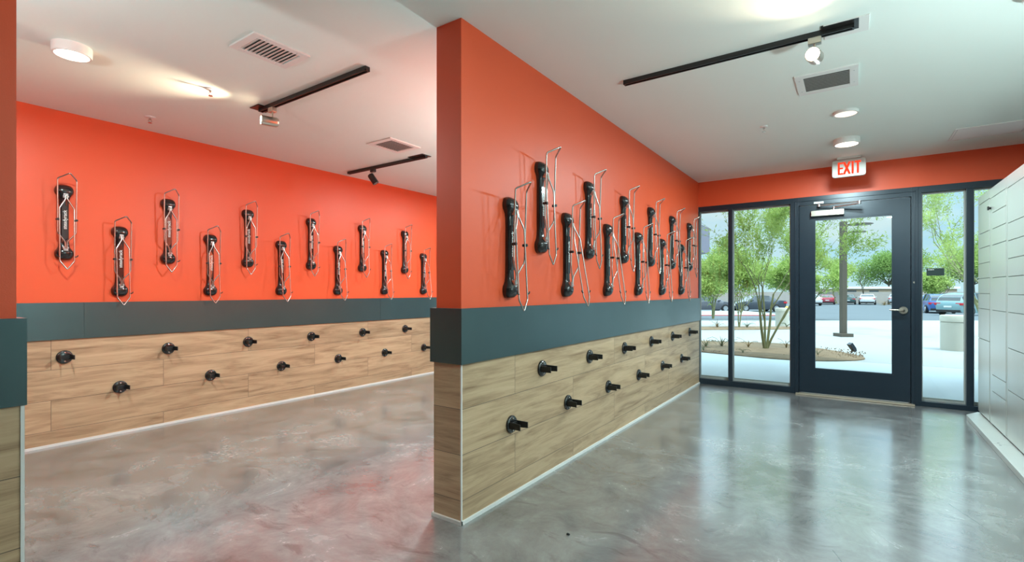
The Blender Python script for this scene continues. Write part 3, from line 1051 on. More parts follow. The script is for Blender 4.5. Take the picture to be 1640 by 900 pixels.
# terrain: patio and walk flat, lot falling gently away
def sheet(name, l0, l1, ds, mat, lift=0.0, nl=2):
    vs, fs = [], []
    for dd in ds:
        for k in range(nl):
            l = l0 + (l1 - l0) * k / (nl - 1)
            p = PL(l, dd, gz(dd) + lift)
            vs.append(p)
    m_ = MB()
    n = len(ds)
    top = [tuple(v) for v in vs]
    bot = [(v[0], v[1], v[2] - 0.3) for v in vs]
    m_.v = top + bot
    T = len(top)
    for i in range(n - 1):
        for k in range(nl - 1):
            a = i * nl + k
            m_.f.append((a, a + 1, a + nl + 1, a + nl))
            m_.f.append((T + a, T + a + nl, T + a + nl + 1, T + a + 1))
    for i in range(n - 1):
        a = i * nl
        m_.f.append((a, a + nl, T + a + nl, T + a))
        a = i * nl + nl - 1
        m_.f.append((a, T + a, T + a + nl, a + nl))
    for k in range(nl - 1):
        m_.f.append((k, T + k, T + k + 1, k + 1))
        a = (n - 1) * nl + k
        m_.f.append((a, a + 1, T + a + 1, T + a))
    return m_


def ground_poly(name, pts, z0, z1, mat):
    return MB().prism(pts, z0, z1)


a, b_ = PL(-60, 22.8), PL(120, 22.8)
apron = MB()
# patio slab: from the glass front out to the road edge
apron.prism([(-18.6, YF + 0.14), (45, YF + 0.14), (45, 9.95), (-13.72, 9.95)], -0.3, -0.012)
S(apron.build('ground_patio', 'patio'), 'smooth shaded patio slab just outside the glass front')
w2 = MB().prism([(-13.70, 9.96), (45, 9.96), tuple(PL(60, 15.995)[:2])], -0.3, -0.012)
S(w2.build('ground_path', 'concrete'), 'pale sunlit concrete walk beyond the patio')
S(sheet('ground_walk', -20, 60, [16.0, 19.5, 23.0], 'concrete').build('ground_walk', 'concrete'), 'pale concrete walk beside the road').location.z = -0.012
S(sheet('ground_road', -40, 140, [23.0, 30, 39, 60, 100, 180], 'asphalt').build('ground_road', 'asphalt'), 'asphalt road and car park').location.z = -0.014

# planted beds
def blob(pts, n=6):
    pts = [Vector((x, y, 0)) for x, y in pts]
    return [(p.x, p.y) for p in fillet(pts, 0.5, closed=True, n=n)]


def mound(name, outline, hgt, mat, cx, cy):
    m_ = MB()
    rings = []
    for s_, z in ((1.0, -0.02), (1.0, 0.005), (0.93, 0.025), (0.80, hgt * 0.7), (0.45, hgt)):
        rings.append([(cx + (x - cx) * s_, cy + (y - cy) * s_, z) for x, y in outline])
    m_.rings(rings)
    return m_


bed1 = blob([(0.27, 10.40), (-0.25, 9.72), (-1.0, 9.45), (-2.6, 9.85), (-6.5, 10.2), (-6.5, 12.2), (-2.9, 11.75), (-1.2, 12.35), (-0.25, 11.40)])
o = mound('bed', bed1, 0.05, 'mulch', -2.4, 10.8).build('gravel_bed', 'mulch', smooth=60)
tag(o, 'tan gravel bed around the tree just outside the glass front', 'planting bed', kind='stuff')
bed2 = blob([tuple(PL(5.0, 14.8)[:2]), tuple(PL(7.4, 14.9)[:2]), tuple(PL(9.3, 15.2)[:2]), tuple(PL(9.2, 15.9)[:2]), tuple(PL(7.4, 16.0)[:2]), tuple(PL(5.0, 15.8)[:2])])
c_ = PL(7.2, 15.4)
o = mound('bed', bed2, 0.04, 'mulch', c_.x, c_.y).build('gravel_bed', 'mulch', smooth=60)
tag(o, 'narrow gravel strip with small shrubs farther out beside the road', 'planting bed', kind='stuff')

# loose gravel on the near bed
rk = MB()
rr = random.Random(3)
for k in range(1500):
    x = rr.uniform(-4.0, 0.2)
    y = rr.uniform(9.5, 12.2)
    e = ((x + 1.9) / 2.2) ** 2 + ((y - 10.85) / 1.15) ** 2
    if e > 1:
        continue
    s_ = rr.uniform(0.005, 0.014)
    a = rr.uniform(0, PI)
    rk.rings([[(x + s_ * q_ * math.cos(a + t_), y + s_ * q_ * math.sin(a + t_) * 0.7, z) for t_ in (0, 1.3, 2.5, 3.8, 5.0)] for q_, z in ((1, 0.02), (0.9, 0.034), (0.4, 0.034 + s_ * 0.6))])
tag(rk.build('gravel', 'stone'), 'loose tan gravel scattered over the near bed', 'gravel', kind='stuff')


# kerb island with a red painted kerb
kr = MB()
def strip(m_, l0, l1, d0, d1, z0, z1):
    p = [PL(l0, d0), PL(l1, d0), PL(l1, d1), PL(l0, d1)]
    m_.rings([[(v.x, v.y, z0) for v in p], [(v.x, v.y, z1) for v in p]])
    return m_
o = strip(MB(), 6, 19.2, 33.6, 41.0, -0.8, -0.46).build('kerb_island', 'concrete')
tag(o, 'raised pale concrete island in front of the parked cars', 'kerb island')
strip(MB(), 6, 19.2, 33.45, 33.6, -0.8, -0.455).build('kerb', 'red_paint', o)

# ------------------------------------------------------------------ vegetation
def tube_fast(V, F, pts, rads, n=5):
    m_ = MB()
    m_.tube(pts, rads, n)
    b0 = len(V)
    V += m_.v
    F += [tuple(i + b0 for i in f_) for f_ in m_.f]


def grow(V, F, tips, rnd, p, dr, r, ln, depth, up, spread, kids):
    segs = 4
    pts, rads = [Vector(p)], [r]
    cur, d_ = Vector(p), Vector(dr).normalized()
    for k in range(segs):
        d_ = (d_ + Vector((rnd.uniform(-1, 1), rnd.uniform(-1, 1), rnd.uniform(-0.6, 0.8) + up)) * 0.16).normalized()
        cur = cur + d_ * (ln / segs)
        pts.append(cur.copy())
        rads.append(r * (1 - 0.42 * (k + 1) / segs))
    tube_fast(V, F, pts, rads, 7 if r > 0.02 else (5 if r > 0.006 else 3))
    if depth <= 2:
        tips.append((pts, depth))
    if depth == 0:
        return
    for c in range(kids[depth]):
        at = rnd.choice([2, 3, 4]) if c else 4
        a = rnd.uniform(0, 2 * PI)
        ax = d_.orthogonal().normalized()
        ax = Matrix.Rotation(a, 3, d_) @ ax
        nd = (Matrix.Rotation(spread * rnd.uniform(0.6, 1.2), 3, ax) @ d_)
        grow(V, F, tips, rnd, pts[at], nd, rads[at] * 0.72, ln * rnd.uniform(0.62, 0.86), depth - 1, up, spread, kids)


def leaves(tips, rnd, per, size, droop=0.0, aspect=0.3, scatter=0.10):
    V, F = [], []
    for pts, depth in tips:
        n = per if depth == 0 else per // 2
        for k in range(n):
            i = rnd.randrange(len(pts) - 1)
            t_ = rnd.random()
            p = pts[i].lerp(pts[i + 1], t_) + Vector((rnd.gauss(0, scatter), rnd.gauss(0, scatter), rnd.gauss(0, scatter)))
            d_ = (pts[i + 1] - pts[i]).normalized() * 0.6 + Vector((rnd.uniform(-1, 1), rnd.uniform(-1, 1), rnd.uniform(-1, 1) - droop))
            d_.normalize()
            s_ = d_.cross(Vector((rnd.uniform(-1, 1), rnd.uniform(-1, 1), rnd.uniform(-1, 1)))).normalized()
            L_ = size * rnd.uniform(0.6, 1.4)
            b0 = len(V)
            w_ = L_ * aspect * 0.5
            V += [tuple(p), tuple(p + d_ * L_ * 0.5 + s_ * w_), tuple(p + d_ * L_), tuple(p + d_ * L_ * 0.5 - s_ * w_)]
            F.append((b0, b0 + 1, b0 + 2, b0 + 3))
    m_ = MB()
    m_.v, m_.f = V, F
    return m_


def tree(label, loc, stems, seed, leafmat='leaf', bark='bark', per=60, size=0.05, depth=4, up=0.35, spread=0.5, kids=(0, 3, 3, 3, 3, 3), scatter=0.08, aspect=0.3, group='desert trees outside'):
    rnd = random.Random(seed)
    t = empty('tree', loc, 0, label, 'tree', group)
    V, F, tips = [], [], []
    for (dx, dy, dz, r, ln) in stems:
        grow(V, F, tips, rnd, Vector((rnd.uniform(-.03, .03), rnd.uniform(-.03, .03), -0.05)), (dx, dy, dz), r, ln, depth, up, spread, kids)
    m_ = MB()
    m_.v, m_.f = V, F
    m_.build('trunk', bark, t, smooth=70)
    if per:
        leaves(tips, rnd, per, size, 0.0, aspect, scatter).build('foliage', leafmat, t)
    return t


# stems given as world directions; R = to the viewer's right, A = away
def dirv(r_, a_, z_):
    v = PL(r_, a_)
    return (v.x, v.y, z_)


b1 = PL(4.89, 9.55)
tree('slender multi-stemmed green tree in the gravel bed outside the left window', (b1.x, b1.y, 0.02),
     [(*dirv(-0.30, 0.05, 1.0), 0.030, 1.05), (*dirv(0.12, 0.25, 1.0), 0.028, 1.15), (*dirv(0.55, -0.1, 0.95), 0.023, 1.15), (*dirv(0.35, 0.3, 1.2), 0.024, 1.25)],
     11, per=36, size=0.070, depth=5, up=0.22, spread=0.42, kids=(0, 3, 3, 3, 2, 2), scatter=0.055, aspect=0.22)
b2 = PL(7.02, 15.3)
tree('small thin-stemmed tree in the farther gravel strip', (b2.x, b2.y, 0.02),
     [(*dirv(-0.22, 0.1, 1.0), 0.022, 0.95), (*dirv(0.02, -0.1, 1.0), 0.022, 1.0), (*dirv(0.25, 0.1, 1.0), 0.020, 0.9)],
     5, per=40, size=0.10, depth=4, up=0.25, spread=0.5, kids=(0, 3, 3, 3, 3), scatter=0.09)
b3 = PL(10.6, 26.0, gz(26))
tree('airy pale green tree across the walk, seen through the far left pane', tuple(b3), [(*dirv(-0.15, 0.0, 1.0), 0.06, 1.15), (*dirv(0.35, 0.1, 1.0), 0.05, 1.2)],
     21, per=36, size=0.17, depth=4, up=0.25, spread=0.6, kids=(0, 3, 3, 3, 3), scatter=0.16)
b4 = PL(15.0, 25.0, gz(25))
tree('leafy green tree behind the lamp post, left side of the door glass', tuple(b4), [(*dirv(-0.15, 0.0, 1.0), 0.07, 1.25), (*dirv(0.15, 0.1, 1.0), 0.06, 1.3)],
     31, per=60, size=0.16, depth=4, up=0.12, spread=0.62, kids=(0, 3, 3, 3, 3), scatter=0.16)
b5 = PL(47.9, 73, gz(68))
tree('distant thin tree beside the parked red car', tuple(b5), [(*dirv(-0.3, 0, 1.0), 0.14, 2.2)], 41, per=90, size=0.28, depth=4, up=0.2, spread=0.6,
     kids=(0, 3, 3, 3, 3), scatter=0.3, group='distant trees past the car park')
b6 = PL(52.4, 73, gz(70))
tree('distant bare twiggy tree behind the parked white car', tuple(b6), [(*dirv(-0.25, 0, 1.0), 0.13, 1.9)], 43, bark='bark_dark', per=0, depth=5, up=0.2,
     spread=0.5, kids=(0, 3, 3, 3, 3, 2), group='distant trees past the car park')


def bushy(label, l, dd, zc, rl, rz, n, mat, size, seed, trunk_r=0.2, zbase=None):
    """round-crowned tree: trunk, limbs and a volume of leaves"""
    rnd = random.Random(seed)
    zb = gz(dd) if zbase is None else zbase
    p = PL(l, dd, zb)
    t = empty('tree', tuple(p), 0, label, 'tree', 'distant trees past the car park')
    V, F = [], []
    tips = []
    hc = zc - zb
    tube_fast(V, F, [(0, 0, -0.1), (0.05, 0, hc * 0.3), (0, 0.1, hc * 0.6)], [trunk_r, trunk_r * 0.8, trunk_r * 0.6], 8)
    for k in range(14):
        a = rnd.uniform(0, 2 * PI)
        e = rnd.uniform(0.2, 1.3)
        q_ = Vector((math.cos(a) * rl * 0.75 * math.cos(e), math.sin(a) * rl * 0.75 * math.cos(e), hc + rz * 0.7 * math.sin(e) - rz * 0.1))
        tube_fast(V, F, [(0, 0.1, hc * 0.5), tuple(q_ * 0.6), tuple(q_)], [trunk_r * 0.5, trunk_r * 0.25, trunk_r * 0.08], 5)
    m_ = MB()
    m_.v, m_.f = V, F
    m_.build('trunk', 'bark_dark', t, smooth=60)
    LV, LF = [], []
    lumps = [(Vector((rnd.uniform(-.6, .6) * rl, rnd.uniform(-.6, .6) * rl, hc + rnd.uniform(-.45, .55) * rz)), rnd.uniform(0.35, 0.6)) for _ in range(16)]
    for k in range(n):
        c, f_ = rnd.choice(lumps)
        v = Vector((rnd.gauss(0, 1), rnd.gauss(0, 1), rnd.gauss(0, 1))).normalized() * (rnd.random() ** 0.4)
        p_ = c + Vector((v.x * rl * f_, v.y * rl * f_, v.z * rz * f_))
        d_ = Vector((rnd.uniform(-1, 1), rnd.uniform(-1, 1), rnd.uniform(-1, 1))).normalized()
        s_ = d_.orthogonal().normalized()
        L_ = size * rnd.uniform(0.6, 1.4)
        b0 = len(LV)
        LV += [tuple(p_), tuple(p_ + d_ * L_ * .5 + s_ * L_ * .25), tuple(p_ + d_ * L_), tuple(p_ + d_ * L_ * .5 - s_ * L_ * .25)]
        LF.append((b0, b0 + 1, b0 + 2, b0 + 3))
    m_ = MB()
    m_.v, m_.f = LV, LF
    m_.build('foliage', mat, t)
    return t


bushy('big round green tree behind the low building, right side of the door glass', 73.9, 97, 5.4, 5.9, 4.0, 16000, 'leaf_dark', 0.34, 51)
bushy('distant green tree above the low building, left of the bare tree', 55.0, 98, 3.4, 5.0, 2.4, 7000, 'leaf_dark', 0.34, 52)
bushy('green tree behind the parked cars, left in the right-hand window', 43.0, 50, 2.0, 1.7, 1.4, 6000, 'leaf', 0.22, 53, 0.1)
bushy('broad yellow-green tree behind the parked cars in the right-hand window', 54.6, 58.5, 4.5, 3.6, 2.4, 15000, 'leaf', 0.22, 54, 0.12)
bushy('green tree seen through the narrow glass strip beside the lockers', 63.5, 65, 4.8, 2.8, 3.4, 9000, 'leaf', 0.22, 55, 0.12)
bushy('distant green trees behind the grey car in the left window', 23.5, 62, 2.6, 4.5, 2.4, 8000, 'leaf', 0.30, 56, 0.15)
b7 = PL(12.3, 12.6)
tree('near tree reaching in from the right above the concrete bin', tuple(b7), [(*dirv(-0.50, 0.0, 1.0), 0.05, 1.5), (*dirv(-0.25, 0.25, 1.0), 0.05, 1.6)],
     61, per=30, size=0.08, depth=5, up=0.16, spread=0.42, kids=(0, 3, 3, 3, 2, 2), scatter=0.06, aspect=0.25)
b8 = PL(54.5, 70, gz(70))


def agave(label, x, y, z, n, ln, seed, mat='agave', spread=0.6):
    rnd = random.Random(seed)
    V, F = [], []
    for k in range(n):
        a = 2 * PI * k / n + rnd.uniform(-.3, .3)
        tilt = rnd.uniform(0.15, spread)
        L_ = ln * rnd.uniform(0.6, 1.1)
        w_ = ln * 0.028
        side = Vector((-math.sin(a), math.cos(a), 0))
        prev = None
        b0 = len(V)
        segs = 5
        for s_ in range(segs + 1):
            q_ = s_ / segs
            tt = tilt + q_ * q_ * rnd.uniform(0.5, 0.8)
            r_ = L_ * q_ * math.sin(tt)
            h_ = L_ * q_ * math.cos(tt)
            c = Vector((r_ * math.cos(a), r_ * math.sin(a), h_))
            ww = w_ * (1 - q_ ** 1.5) + 0.001
            V += [tuple(c - side * ww), tuple(c + side * ww), tuple(c + Vector((0, 0, 0.006)))]
            if s_:
                i = b0 + (s_ - 1) * 3
                F += [(i, i + 1, i + 4, i + 3), (i + 1, i + 2, i + 5, i + 4), (i + 2, i, i + 3, i + 5)]
    m_ = MB()
    m_.v, m_.f = V, F
    o_ = m_.build('desert_plant', mat)
    o_.location = (x, y, z)
    tag(o_, label, 'plant', 'young spiky plants in the beds')
    return o_


def zp(l, dd, z=0.03):
    v = PL(l, dd)
    return v.x, v.y, z


agave('sprawling young spiky plant left of the tree in the near bed', *zp(4.22, 9.95), 9, 0.36, 1)
agave('young spiky plant in the near bed, left of the window mullion', *zp(3.88, 9.9), 9, 0.34, 2)
agave('young spiky plant at the far left of the near bed', *zp(3.68, 10.2), 8, 0.36, 3)
agave('dry brown tuft close beside the tree trunk', *zp(4.66, 9.75), 8, 0.28, 4, 'leaf_dry', 0.35)
agave('small tuft in front of the spiky plants, near bed edge', *zp(4.20, 9.0), 7, 0.14, 5)
agave('small low tuft at the front left of the near bed', *zp(3.62, 9.35), 7, 0.16, 6)
agave('small tuft in the near bed seen low through the door glass', *zp(5.35, 8.65), 7, 0.13, 7)
agave('spiky plant at the right end of the left window, near bed', *zp(5.38, 9.7), 7, 0.26, 8, 'leaf_dry', 0.4)
agave('leafy clump at the left end of the farther gravel strip', *zp(6.35, 15.3), 16, 0.34, 9, 'leaf_dry', 0.8)
agave('dark small clump right of the thin-stemmed tree', *zp(7.25, 15.25), 14, 0.30, 10, 'agave', 0.8)
agave('small clump at the right of the farther gravel strip', *zp(8.55, 15.4), 14, 0.26, 12, 'agave', 0.8)
bsh = agave('round dry straw-coloured bush at the edge of the car park', *zp(48.2, 64.0, gz(68)), 60, 0.9, 13, 'leaf_dry', 1.3)

# ------------------------------------------------------------------ street furniture
p = PL(8.52, 12.72)
t = empty('lamp_post', (p.x, p.y, -0.012), TH, 'brown square lamp post with two flat disc heads beyond the door', 'lamp post')
B(-0.062, 0.062, -0.062, 0.062, 0.0, 2.96).build('post', 'pole', t, bevel=0.008)
B(-0.16, 0.16, -0.16, 0.16, 0.0, 0.085).build('base_plate', 'pole', t, bevel=0.006)
for z, ln in ((2.86, 0.68), (2.66, 0.52)):
    r_ = (ln - 0.08) / 2
    c = MB().lathe([(0, 0.022), (r_ * 0.5, 0.022), (r_ * 0.9, 0.012), (r_, 0.0), (r_ * 0.9, -0.014), (r_ * 0.5, -0.022), (0, -0.022)], (0.06 + 0.06 + r_, 0, z + 0.03), 'Z', 40)
    c.build('lamp_disc', 'pole', t, smooth=50)
    MB().tube([(0.055, 0, z - 0.16), (0.075, 0, z - 0.06), (0.12, 0, z), (0.20, 0, z + 0.02)], [0.020, 0.020, 0.018, 0.014], 10).build('bracket', 'pole', t, smooth=60)

p = PL(6.15, 8.95)
t = empty('flood_light', (p.x, p.y, 0.035), TH, 'small grey ground floodlight tilted upward at the bed tip', 'floodlight')
MB().tube([(0, 0, 0), (0.0, 0, 0.055)], 0.012, 10).build('spike', 'pole', t)
h_ = MB().rings([[(-0.03 * s_, -0.045 * s_, z), (0.03 * s_, -0.045 * s_, z), (0.03 * s_, 0.045 * s_, z), (-0.03 * s_, 0.045 * s_, z)] for s_, z in ((0.6, -0.09), (1.0, -0.03), (1.05, 0.085))])
h_.xform(Matrix.Translation((0.01, 0, 0.10)) @ Matrix.Rotation(-0.62, 4, 'Y'))
h_.build('lamp_housing', 'frame', t, bevel=0.004)


def bin_(label, l, dd, r_, hgt):
    p_ = PL(l, dd)
    t_ = empty('litter_bin', (p_.x, p_.y, -0.012 if dd < 16 else gz(dd) - 0.01), 0, label, 'litter bin', 'cylindrical concrete bins outside')
    MB().lathe([(0, 0), (r_, 0), (r_, hgt * 0.80), (0, hgt * 0.80)], (0, 0, 0), 'Z', 40).build('bin_body', 'bollard', t_, smooth=40)
    MB().lathe([(0, hgt * 0.80), (r_ * 0.97, hgt * 0.80), (r_ * 0.97, hgt * 0.82), (r_ * 1.03, hgt * 0.82), (r_ * 1.03, hgt * 0.97), (r_ * 0.98, hgt), (0, hgt)], (0, 0, 0), 'Z', 40).build('bin_lid', 'bollard', t_, smooth=40)


bin_('round beige concrete bin on the walk in the right-hand window', 8.76, 9.75, 0.245, 0.69)
bin_('round pale bin behind the branches at the right of the left window', 8.96, 16.4, 0.205, 0.62)

p = PL(18.9, 34.0, -0.46)
t = empty('fire_hydrant', tuple(p), TH, 'small yellow hydrant on the kerb island beside the door frame', 'hydrant')
MB().lathe([(0, 0), (0.16, 0), (0.16, 0.04), (0.10, 0.05), (0.10, 0.40), (0.13, 0.41), (0.13, 0.45), (0.10, 0.52), (0.04, 0.58), (0, 0.60)], (0, 0, 0), 'Z', 20).build('hydrant_body', 'yellow', t, smooth=40)
for s_ in (-1, 1):
    MB().lathe([(0, 0), (0.055, 0), (0.055, s_ * 0.08), (0, s_ * 0.08)], (s_ * 0.09, 0, 0.30), 'X', 14).build('outlet', 'yellow', t)


# ------------------------------------------------------------------ cars
def car(label, l, dd, ang, col, z=None, hatch=False, scale=1.0, seed=0):
    """ang: 0 = nose to the viewer's right, pi/2 = nose away"""
    nm = 'car_paint_%03d_%03d_%03d' % tuple(int(c * 255) for c in col)
    if nm not in M:
        M[nm] = pbr(nm, col, 0.25, metal=0.3, var=0.03, coat=0.6)
    zz = gz(dd) - 0.014 if z is None else z
    p_ = PL(l, dd, zz)
    t_ = empty('car', tuple(p_), TH + ang, label, 'car', 'parked cars')
    t_.scale = (scale,) * 3
    if hatch:
        st = [(-2.18, 0.42, 0.80, 0.80, 0.70), (-2.12, 0.30, 1.00, 1.02, 0.80), (-1.95, 0.24, 1.02, 1.30, 0.86), (-1.55, 0.22, 1.02, 1.50, 0.90), (-0.6, 0.20, 1.00, 1.60, 0.92),
              (0.25, 0.20, 0.98, 1.56, 0.92), (0.95, 0.20, 0.97, 1.12, 0.92), (1.15, 0.22, 0.96, 0.98, 0.91), (1.9, 0.24, 0.84, 0.85, 0.86), (2.15, 0.30, 0.70, 0.71, 0.72), (2.24, 0.40, 0.58, 0.585, 0.60)]
    else:
        st = [(-2.35, 0.42, 0.78, 0.785, 0.70), (-2.28, 0.28, 0.98, 0.985, 0.82), (-1.75, 0.22, 1.00, 1.005, 0.89), (-1.50, 0.22, 0.99, 1.08, 0.90), (-0.85, 0.20, 0.96, 1.40, 0.91), (-0.2, 0.20, 0.95, 1.45, 0.92),
              (0.45, 0.20, 0.94, 1.38, 0.92), (1.15, 0.20, 0.94, 1.00, 0.91), (1.3, 0.22, 0.92, 0.93, 0.90), (2.0, 0.24, 0.80, 0.81, 0.84), (2.25, 0.30, 0.66, 0.67, 0.72), (2.34, 0.40, 0.55, 0.555, 0.60)]
    bm = bmesh.new()
    rows = []
    for (x, zb, zl, zr, hw) in st:
        inn = min(0.24, 0.06 + (zr - zl) * 0.42)
        ring = [(-hw * 0.90, zb), (-hw, (zb + zl) * 0.5), (-hw * 0.96, zl), (-(hw - inn), zr), (hw - inn, zr), (hw * 0.96, zl), (hw, (zb + zl) * 0.5), (hw * 0.90, zb)]
        rows.append([bm.verts.new((x, yy, z_)) for yy, z_ in ring])
    gl = []
    for i in range(len(rows) - 1):
        a_, b2_ = rows[i], rows[i + 1]
        tall = min(st[i][3] - st[i][2], st[i + 1][3] - st[i + 1][2]) > 0.2
        onetall = max(st[i][3] - st[i][2], st[i + 1][3] - st[i + 1][2]) > 0.25
        for k in range(8):
            j = (k + 1) % 8
            f_ = bm.faces.new((a_[k], a_[j], b2_[j], b2_[k]))
            if k in (2, 4) and tall:
                gl.append(f_)
            if k == 3 and onetall and abs(st[i][3] - st[i + 1][3]) > 0.18:
                gl.append(f_)
    bm.faces.new(rows[0])
    bm.faces.new(list(reversed(rows[-1])))
    bmesh.ops.recalc_face_normals(bm, faces=list(bm.faces))
    bmesh.ops.inset_individual(bm, faces=gl, thickness=0.035, depth=-0.012)
    inner = [f_ for f_ in gl if f_.is_valid]
    gV, gF = [], []
    for f_ in inner:
        b0 = len(gV)
        nrm = f_.normal
        gV += [tuple(v.co) for v in f_.verts]
        gF.append(tuple(range(b0, b0 + len(f_.verts))))
    bmesh.ops.delete(bm, geom=inner, context='FACES')
    me = bpy.data.meshes.new('car_body')
    bm.to_mesh(me)
    bm.free()
    me.polygons.foreach_set('use_smooth', [True] * len(me.polygons))
    try:
        me.set_sharp_from_angle(angle=math.radians(32))
    except Exception:
        pass
    me.materials.append(M[nm])
    bo = bpy.data.objects.new('car_body', me)
    COL.objects.link(bo)
    bo.parent = t_
    g_ = MB()
    g_.v, g_.f = gV, gF
    g_.build('windows', 'car_glass', t_)
    wx = (-1.35, 1.35)
    for x in wx:
        for s_ in (-1, 1):
            wo = MB().lathe([(0.20, -0.10), (0.30, -0.11), (0.335, -0.07), (0.335, 0.07), (0.30, 0.11), (0.20, 0.10)], (x, s_ * 0.86, 0.335), 'Y', 24).build('wheel', 'tyre', t_, smooth=40)
            r2 = MB()
            r2.lathe([(0, 0), (0.21, 0), (0.20, 0.03), (0.05, 0.02), (0, 0.03)] if s_ > 0 else [(0, 0), (0.21, 0), (0.20, -0.03), (0.05, -0.02), (0, -0.03)], (x, s_ * (0.86 + 0.09), 0.335), 'Y', 20)
            r2.build('hubcap', 'rim', wo)
    xr = st[0][0]
    for s_ in (-1, 1):
        B(xr + 0.01, xr + 0.30, min(s_ * 0.46, s_ * 0.86), max(s_ * 0.46, s_ * 0.86), 0.74, 0.90).build('tail_lamp', 'tail', t_, bevel=0.02)
        B(st[-1][0] - 0.30, st[-1][0] - 0.02, min(s_ * 0.42, s_ * 0.72), max(s_ * 0.42, s_ * 0.72), 0.55, 0.66).build('head_lamp', 'plate', t_, bevel=0.02)
    B(xr - 0.02, xr + 0.03, -0.24, 0.24, 0.58, 0.70).build('number_plate', 'plate', t_)
    B(xr - 0.01, xr + 0.25, -0.74, 0.74, 0.26, 0.42).build('rear_bumper', 'tyre', t_, bevel=0.02)
    for s_ in (-1, 1):
        B(0.72, 0.90, min(s_ * 0.90, s_ * 1.06), max(s_ * 0.90, s_ * 1.06), 0.95, 1.08).build('wing_mirror', M[nm], t_, bevel=0.02)
    return t_


car('dark grey saloon seen side-on through the far left pane', 17.25, 44, 0.0, (0.13, 0.13, 0.15))
car('dark car seen side-on behind the tree branches', 22.0, 44.6, PI, (0.07, 0.08, 0.10))
car('white car at the left edge of the door glass', 38.4, 64, 1.35, (0.72, 0.74, 0.76))
car('red car parked tail-out by the thin tree', 44.0, 69, 1.00, (0.42, 0.05, 0.08), scale=0.93)
car('dark green car parked half behind the lamp post', 46.9, 69, 0.97, (0.05, 0.10, 0.10), scale=0.93)
car('white car parked tail-out in the middle of the door glass', 48.85, 68, 0.95, (0.80, 0.82, 0.84))
car('pale car at the right edge of the door glass', 52.9, 68, 0.90, (0.55, 0.62, 0.68))
car('pale teal hatchback nearest in the right-hand window', 32.35, 35.0, 0.30, (0.26, 0.42, 0.44), hatch=True)
car('blue hatchback behind the teal one', 36.0, 42.0, 1.05, (0.05, 0.14, 0.40), hatch=True)
car('light blue car at the left of the right-hand window', 40.6, 48.0, 0.5, (0.30, 0.45, 0.52))

# ------------------------------------------------------------------ buildings far off
def obox(m_, l0, l1, d0, d1, z0, z1):
    return strip(m_, l0, l1, d0, d1, z0, z1)


t = obox(MB(), 12, 100, 74.0, 74.3, -0.66, 1.05).build('block_wall', 'block_wall')
tag(t, 'long grey block wall behind the car park', 'wall')
t = empty('low_building', tuple(PL(60, 90, -0.65)), TH, 'long low building with a white flat roof past the car park', 'building')
t2 = obox(MB(), 52.5, 72, 80, 90, -0.65, 1.55).build('outer_wall', 'stucco')
t3 = obox(MB(), 52.3, 72.2, 79.6, 90.4, 1.55, 1.92).build('roof', 'roof_white')
ws = MB()
for k in range(5):
    obox(ws, 54.2 + k * 3.6, 55.7 + k * 3.6, 79.97, 80.0, 0.6, 1.3)
t4 = ws.build('window', 'dark_win')
bpy.context.view_layer.update()
for o_ in (t2, t3, t4):
    o_.parent = t
    o_.matrix_parent_inverse = t.matrix_world.inverted()
t = empty('carport', tuple(PL(54, 78, -0.65)), TH, 'white-roofed shelter beside the low building, behind the white car', 'building')
t2 = obox(MB(), 52.4, 55.9, 76.5, 79.2, 1.35, 1.98).build('roof', 'roof_white')
t3 = obox(obox(MB(), 52.6, 52.9, 76.8, 77.1, -0.66, 1.35), 55.4, 55.7, 76.8, 77.1, -0.66, 1.35).build('post', 'stucco')
for o_ in (t2, t3):
    o_.parent = t
    o_.matrix_parent_inverse = t.matrix_world.inverted()
t = empty('tan_house', tuple(PL(50, 90, -0.65)), TH, 'tan house with an orange-brown eave behind the lamp post', 'building')
t2 = obox(MB(), 44.5, 53.0, 84, 92, -0.65, 1.2).build('outer_wall', 'stucco')
t3 = obox(MB(), 44.0, 53.4, 83.4, 92.6, 1.2, 1.5).build('roof', 'roof_tile')
for o_ in (t2, t3):
    o_.parent = t
    o_.matrix_parent_inverse = t.matrix_world.inverted()
t = empty('tiled_house', tuple(PL(28, 75, -0.65)), TH, 'small house with a reddish roof at the far left of the view outside', 'building')
t2 = obox(MB(), 27.0, 31.0, 76, 82, -0.65, 1.6).build('outer_wall', 'stucco')
rr_ = MB()
pa = [PL(26.6, 75.6, 1.6), PL(31.4, 75.6, 1.6), PL(31.4, 82.4, 1.6), PL(26.6, 82.4, 1.6)]
pm = [PL(28.3, 77.5, 2.3), PL(29.9, 77.5, 2.3), PL(29.9, 80.5, 2.3), PL(28.3, 80.5, 2.3)]
rr_.rings([pa, pm])
t3 = rr_.build('roof', 'roof_tile')
for o_ in (t2, t3):
    o_.parent = t
    o_.matrix_parent_inverse = t.matrix_world.inverted()
t = empty('white_building', tuple(PL(66, 80, -0.65)), TH, 'long white-roofed building behind the cars in the right-hand window', 'building')
t2 = obox(MB(), 74.0, 96, 92, 99, -0.65, 1.75).build('outer_wall', 'stucco')
t3 = obox(MB(), 73.6, 96.4, 91.6, 99.4, 1.75, 2.3).build('roof', 'roof_white')
for o_ in (t2, t3):
    o_.parent = t
    o_.matrix_parent_inverse = t.matrix_world.inverted()

